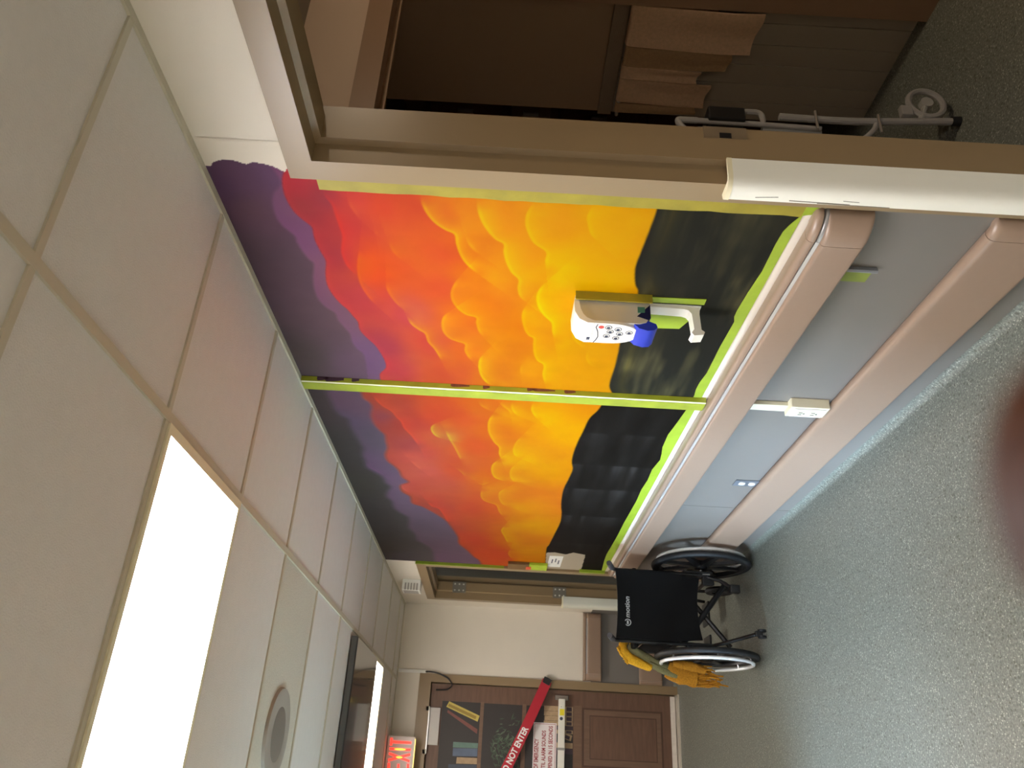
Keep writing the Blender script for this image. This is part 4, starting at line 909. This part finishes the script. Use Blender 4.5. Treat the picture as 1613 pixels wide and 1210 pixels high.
for k in range(24):
    a = 2*math.pi*k/24
    for rr, yy in ((.020, 0), (.0155, 0), (.0155, -.0012), (.020, -.0012)): vs.append((-.108+rr*math.cos(a), yl_+yy, zl+rr*math.sin(a)))
for k in range(24):
    j = (k+1) % 24
    for i in range(4): fs.append((k*4+i, k*4+(i+1) % 4, j*4+(i+1) % 4, j*4+i))
eb.add(vs, fs).box(-.118, -.098, yl_-.0012, yl_, zl-.005, zl+.005); eb.build('emblem', LOGO, bko)
# ------------------------------------------------------------------ scarf over the left arm
sc = thing('knitted_scarf', 'mustard and olive knitted scarf hanging over the left wheelchair arm', 'scarf', (-.612, 4.86, .715)); sc.scale = (1.04, 1.0, 1.08)
MUS = mat('mustard_wool', rgb(214, 160, 28), .95, noise=.25, nscale=160, bump=1.5, bscale=260); OLV = mat('olive_wool', rgb(120, 116, 78), .95, noise=.22, nscale=160, bump=1.5, bscale=260)
MUD = mat('deep_mustard_wool', rgb(176, 118, 20), .95, noise=.28, nscale=120, bump=1.5, bscale=220)
def cloth_run(name, pts, ws, th, m, seed, par=sc):
    """soft knitted band swept along pts; ws = half widths"""
    rs = random.Random(seed); pts = [Vector(p) for p in pts]; k = 14; vs = []; fs = []
    P2 = []; W2 = []
    for i in range(len(pts)-1):
        for q in range(5):
            t = q/5; P2.append(pts[i].lerp(pts[i+1], t)); W2.append(ws[i]*(1-t)+ws[i+1]*t)
    P2.append(pts[-1]); W2.append(ws[-1])
    for i, p in enumerate(P2):
        t = (P2[min(i+1, len(P2)-1)]-P2[max(i-1, 0)]).normalized()
        sd_ = t.cross(Vector((0, 1, 0))).normalized() if abs(t.y) < .9 else Vector((1, 0, 0)); up_ = sd_.cross(t)
        for a in range(k):
            an = 2*math.pi*a/k; wob = 1+.10*math.sin(an*4+i*.9)+rs.uniform(-.06, .06)
            vs.append(p+sd_*math.cos(an)*W2[i]*wob+up_*math.sin(an)*th*wob)
    mN = len(P2)
    for i in range(mN-1):
        for a in range(k): fs.append((i*k+a, i*k+(a+1) % k, (i+1)*k+(a+1) % k, (i+1)*k+a))
    fs += [tuple(range(k)), tuple(range((mN-1)*k, mN*k))]
    return MB().add(vs, fs).build(name, m, par, True, 80)
cloth_run('mustard_edge', [(.055, .0, .03), (.035, -.02, .052), (-.01, -.04, .050), (-.045, -.04, .010), (-.075, -.04, -.055), (-.088, -.035, -.10)], [.016, .022, .026, .026, .024, .018], .022, MUS, 1)
cloth_run('olive_fold', [(.045, .0, -.005), (.010, -.02, .0), (-.030, -.02, -.06), (-.070, -.02, -.15), (-.100, -.02, -.22)], [.018, .026, .030, .030, .026], .022, OLV, 2)
cloth_run('olive_fold', [(-.060, -.03, -.09), (-.095, -.03, -.16), (-.125, -.03, -.24)], [.014, .020, .018], .018, OLV, 3)
cloth_run('mustard_band', [(-.085, -.02, -.19), (-.115, -.02, -.27), (-.125, -.02, -.35)], [.046, .055, .048], .026, MUD, 4)
cloth_run('mustard_band', [(-.060, -.03, -.22), (-.070, -.03, -.32), (-.085, -.03, -.40)], [.022, .030, .020], .020, MUD, 6)
cloth_run('mustard_knot', [(.050, -.01, .01), (.040, -.01, -.02)], [.014, .016], .018, MUS, 7)
fr = MB(); rs = random.Random(9)
for k in range(26):
    a = -.172+.105*k/26; z0 = -.34-.02*rs.random(); l = rs.uniform(.10, .17)*(1.0 if k < 18 else .7)
    fr.tube([(a, -.02+rs.uniform(-.02, .02), z0), (a+rs.uniform(-.004, .012), -.02+rs.uniform(-.02, .02), z0-l*.5), (a+rs.uniform(-.012, .02), -.02+rs.uniform(-.02, .02), z0-l)], [.007, .006, .004], 6)
fo = fr.build('fringe', MUD, sc, True); fo['kind'] = 'stuff'
fr = MB()
for k in range(12):
    t = k/12; p = Vector((.02-.08*t, -.045, .075-.05*t)); fr.tube([p, p+Vector((-.012+rs.uniform(-.006, .006), -.01, .012)), p+Vector((-.024, -.012, rs.uniform(-.01, .008)))], .0045, 6)
fo = fr.build('fringe', MUS, sc, True); fo['kind'] = 'stuff'
# ------------------------------------------------------------------ dark washroom beyond the near door
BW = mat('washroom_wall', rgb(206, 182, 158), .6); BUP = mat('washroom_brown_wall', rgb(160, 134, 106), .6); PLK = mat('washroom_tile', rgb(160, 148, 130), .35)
PY = 1.90                                   # partition with the inner doorway
wp = MB(); wp.box(1.35+.03, 2.75, PY, PY+.09, 0, H+.05); wp.box(T, .36, PY, PY+.09, 0, H+.05); wp.box(.36, 1.38, PY, PY+.09, 2.09, H+.05)
struct(wp.build('wall_partition', BW), 'partition with an inner doorway inside the washroom', 'wall')
d4 = struct(empty('door_4', (.86, PY, 0)), 'brown frame of the inner washroom doorway', 'door frame')
FRB = mat('brown_frame', rgb(150, 120, 94), .4)
def IB(name, m, par, x0, x1, y0, y1, z0, z1): return B(name, m, par, x0-.86, x1-.86, y0-PY, y1-PY, z0, z1)
IB('head', FRB, d4, .36, 1.40, PY-.016, PY+.10, 2.028, 2.112); IB('head_stop', FRB, d4, .38, 1.345, PY+.045, PY+.06, 2.01, 2.028)
IB('jamb', FRB, d4, 1.345, 1.40, PY-.016, PY+.10, 0, 2.028); IB('jamb', FRB, d4, .36, .39, PY-.016, PY+.10, 0, 2.028)
wb = MB(); wb.box(1.415, 1.52, PY+.09, 2.60, 0, H+.05)
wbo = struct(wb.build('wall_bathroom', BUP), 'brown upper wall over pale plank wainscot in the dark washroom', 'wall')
y = PY+.092
while y < 2.59:
    y1_ = min(y+.098, 2.598); B('plank', PLK, wbo, 1.405, 1.415, y, y1_, .0, 1.135, bev=.0015); y += .101
B('cap_trim', mat('cap_trim', rgb(140, 122, 100), .8, bump=1.0, bscale=200), wbo, 1.395, 1.415, PY+.092, 2.60, 1.14, 1.20)
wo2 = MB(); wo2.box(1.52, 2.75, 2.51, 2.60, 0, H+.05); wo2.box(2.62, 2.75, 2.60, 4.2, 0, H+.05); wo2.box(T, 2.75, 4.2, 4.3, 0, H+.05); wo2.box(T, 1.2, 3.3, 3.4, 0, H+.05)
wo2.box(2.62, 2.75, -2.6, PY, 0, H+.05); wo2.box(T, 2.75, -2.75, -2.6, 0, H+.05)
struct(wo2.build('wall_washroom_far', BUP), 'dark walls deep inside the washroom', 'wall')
struct(B('ceiling_washroom', mat('washroom_ceiling', rgb(150, 140, 128), .8), None, T, 2.75, -2.6, 4.3, H+.0, H+.05), 'plain ceiling over the washroom', 'ceiling')
for (a, b, c) in ((D2a, D2b, 'room'),):
    m = MB(); m.box(T, 2.0, 4.9, 5.0, 0, H); m.box(T, 2.0, 7.1, 7.2, 0, H); m.box(1.9, 2.0, 4.9, 7.2, 0, H); m.box(T, 2.0, 4.9, 7.2, H, H+.05)
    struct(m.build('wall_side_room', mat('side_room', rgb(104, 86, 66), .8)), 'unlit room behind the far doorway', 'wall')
cb = thing('wooden_cabinet', 'dim brown wooden cabinet glimpsed in the washroom gap behind the jamb', 'cabinet', (1.9, 3.1, 0))
CW = mat('cabinet_wood', rgb(104, 66, 46), .5, noise=.15, nscale=8, stretch=(1, 1, .1)); CW2 = mat('cabinet_pale', rgb(134, 108, 84), .5)
B('body', CW, cb, -.3, .3, -.15, .15, 0, 2.05)
for (z0, z1, mm) in ((.08, .90, CW), (.95, 1.35, CW), (1.40, 1.60, CW2), (1.65, 2.02, CW)):
    dr = B('cabinet_door', mm, cb, -.28, .28, -.168, -.151, z0, z1, bev=.004); B('door_pull', STEEL, dr, -.2, -.188, -.185, -.168, (z0+z1)/2-.04, (z0+z1)/2+.04)
# towel rail and towels
rl = tag(MB().tube([(1.368, 2.0, 1.118), (1.368, 2.575, 1.118)], .009, 10).build('towel_rail', STEEL), 'towel rail on the washroom wall behind the hanging towels', 'rail')
TWL = mat('tan_terry', rgb(214, 176, 142), .95, noise=.1, nscale=80, bump=1.2, bscale=420); TWL2 = mat('dull_terry', rgb(176, 142, 104), .95, noise=.1, nscale=80, bump=1.2, bscale=420)
def towel(y0, y1, zb, xo, m, label, seed, zb2=None):
    """folded over the rail: front and back leaf with soft thickness and folds"""
    rs = random.Random(seed); n = 12; vs = []; fs = []; ph = rs.uniform(0, 6)
    r = .010+xo; zb2 = zb2 or zb+.05
    prof = [(-r, zb), (-r-.004, zb+.12), (-r-.002, 1.05), (-r, 1.118)]+[(-r*math.cos(a), 1.118+r*math.sin(a)) for a in (.5, 1.0, 1.57, 2.1, 2.6)]+[(r, 1.118), (r, 1.05), (r, zb2)]
    th = .007; full = prof+[(x+(th if x < 0 else -th)*.9, z) for x, z in reversed(prof)]
    mN = len(full)
    for i in range(n+1):
        u = i/n; yy = y0+(y1-y0)*u
        for x, z in full:
            f = .006*math.sin(u*7+ph)*max(0, (1.10-z)/.4) if x < 0 else 0
            vs.append((1.368+x-f, yy+.004*math.sin(z*9+ph), z-.006*math.sin(u*5+ph)*(z < 1.0)))
    for i in range(n):
        for k in range(mN): fs.append((i*mN+k, i*mN+(k+1) % mN, (i+1)*mN+(k+1) % mN, (i+1)*mN+k))
    fs += [tuple(range(mN)), tuple(range(n*mN, (n+1)*mN))]
    return tag(MB().add(vs, fs).build('hand_towel', m, None, True, 60), label, 'towel', 'towels on the washroom rail')
towel(2.008, 2.195, .625, .010, TWL, 'widest and longest tan towel on the washroom rail', 1, .80)
towel(2.200, 2.295, .695, .004, TWL2, 'darker olive-tan towel second on the washroom rail', 2, .85)
towel(2.300, 2.362, .805, .006, TWL, 'short narrow tan towel in the middle of the washroom rail', 3, .90)
towel(2.366, 2.490, .745, .004, TWL, 'folded tan towel second from the far end of the washroom rail', 4, .86)
towel(2.494, 2.545, .775, .003, TWL2, 'narrow tan towel at the far end of the washroom rail', 5, .88)
# walker in the inner doorway
wk = thing('rollator_walker', 'white tubular wheeled walker standing dim inside the washroom doorway', 'walker', (.78, 1.98, 0))
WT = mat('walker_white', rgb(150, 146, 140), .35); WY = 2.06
def WP(x, z, dy=0.0): return (x-.78, dy, z)
MB().tube(round_path([WP(.66, .955), WP(.715, .995), WP(.735, 1.00, .0), WP(.735, .93)], .03), .011, 10).build('handle', WT, wk, True)
MB().tube([WP(.735, .94), WP(.733, .72), WP(.727, .50)], .0095, 10).build('upper_tube', WT, wk, True)
MB().tube(round_path([WP(.69, .925, .03), WP(.725, .93, .03), WP(.725, .86, .03)], .03), .010, 10).build('brake_loop', WT, wk, True)
MB().tube([WP(.73, .70, .02), WP(.722, .495, .02)], [.013, .014], 10).build('sleeve', mat('walker_grey', rgb(160, 158, 150), .4), wk, True)
MB().tube(round_path([WP(.745, .78, .0), WP(.79, .77, .0), WP(.79, .70, .0), WP(.73, .70, .0)], .03), .010, 8).build('cross_handle', WT, wk, True)
B('seat_strap', BLACK, wk, -.05, .01, -.02, .06, .765, .895, bev=.006)
MB().tube(round_path([WP(.775, .64), WP(.770, .40), WP(.785, .20), WP(.80, .010)], .1), .0125, 10).build('leg', WT, wk, True)
MB().tube(round_path([WP(.66, .40), WP(.70, .345), WP(.74, .31), WP(.77, .30)], .04), .0095, 10).build('brace', WT, wk, True)
for z in (.52, .30): MB().tube([WP(.705, z, -.02), WP(.79, z, -.02)], .005, 6).build('bolt', STEEL, wk, True)
MB().torus(WP(.878, .105, .0), .062, .011, 'y', 32, 8).build('wheel', WT, wk, True)
MB().lathe([(-.012, .0001), (-.012, .022), (.012, .022), (.012, .0001)], WP(.878, .105, .0), 'y', 16).build('wheel_hub', MATS['walker_grey'], wk, True)
MB().tube([WP(.878, .105), WP(.795, .14)], .010, 8).build('wheel_fork', MATS['walker_grey'], wk, True)
MB().tube([WP(.80, .030), WP(.801, .001)], [.016, .018], 12).build('foot_tip', RUB, wk, True)
B('wheel_bracket', WT, wk, .03, .075, -.012, .012, .165, .205, bev=.003)

# unseen warm ceiling lamp, added to brighten the washroom and its entry
wl_ = thing('washroom_fill_lamp', 'unseen warm ceiling lamp added to brighten the washroom', 'ceiling light', (1.35, .55, H))
MB().lathe([(0, .13), (-.02, .14), (-.03, .135)], (0, 0, 0), 'z', 24).build('rim', STEEL, wl_, True)
MB().lathe([(-.03, .134), (-.055, .11), (-.072, .06), (-.076, .0001)], (0, 0, 0), 'z', 24).build('diffuser', mat('fill_lamp_glass', rgb(250, 240, 220), .4, emit=(1, .80, .58, 1), estr=40.0), wl_, True)

# ------------------------------------------------------------------ the photographer's hand: one fingertip reaches into the bottom of the view
SKIN = mat('skin', rgb(82, 44, 24), .6, noise=.08, nscale=60, spec=.3)
def skinned(name, chain, edges, radii, parent, m):
    me = bpy.data.meshes.new(name); me.from_pydata([tuple(p) for p in chain], edges, []); me.update(); me.materials.append(m)
    o = bpy.data.objects.new(name, me); COL.objects.link(o)
    if parent: o.parent = parent
    sk = o.modifiers.new('skin', 'SKIN'); sk.use_smooth_shade = True
    if not me.skin_vertices: me.skin_vertices.new() if hasattr(me.skin_vertices, 'new') else None
    for i, v in enumerate(me.skin_vertices[0].data): v.radius = (radii[i], radii[i]); v.use_root = (i == 0)
    ss = o.modifiers.new('sub', 'SUBSURF'); ss.levels = 2; ss.render_levels = 2
    return o
# joints: palm, index (4), middle (4), ring (4), little (4), thumb (3), wrist and forearm (3)
V = [(-1.357, -0.0238, 1.376), (-1.3472, 0.0039, 1.4107), (-1.3337, 0.0308, 1.4507), (-1.3294, 0.0422, 1.4766), (-1.3288, 0.0465, 1.5006), (-1.3284, -0.0102, 1.408), (-1.3105, 0.0257, 1.4339), (-1.3024, 0.0439, 1.4168), (-1.3059, 0.0389, 1.3957), (-1.3129, -0.0249, 1.3991), (-1.2967, 0.0073, 1.4231), (-1.2904, 0.0243, 1.4069), (-1.2958, 0.018, 1.3878), (-1.3007, -0.0402, 1.3861), (-1.2862, -0.0138, 1.4061), (-1.2828, 0.0001, 1.3929), (-1.2884, -0.006, 1.3788), (-1.3745, -0.0046, 1.3816), (-1.3818, 0.0239, 1.4085), (-1.3783, 0.0424, 1.4322), (-1.3596, -0.0788, 1.3273), (-1.3843, -0.1562, 1.2682), (-1.4067, -0.2517, 1.2047)]
E_ = [(0, 1), (1, 2), (2, 3), (3, 4), (0, 5), (5, 6), (6, 7), (7, 8), (0, 9), (9, 10), (10, 11), (11, 12), (0, 13), (13, 14), (14, 15), (15, 16), (0, 17), (17, 18), (18, 19), (0, 20), (20, 21), (21, 22)]
Rr = [0.024, 0.0125, 0.0115, 0.0112, 0.0108, 0.0125, 0.0092, 0.0085, 0.0078, 0.012, 0.0088, 0.0082, 0.0074, 0.0105, 0.0078, 0.0072, 0.0066, 0.0135, 0.0105, 0.0092, 0.021, 0.027, 0.034]
hd = skinned('person', V, E_, Rr, None, SKIN)
tag(hd, 'out of focus fingertip of the person holding the camera, at the frame edge', 'person')
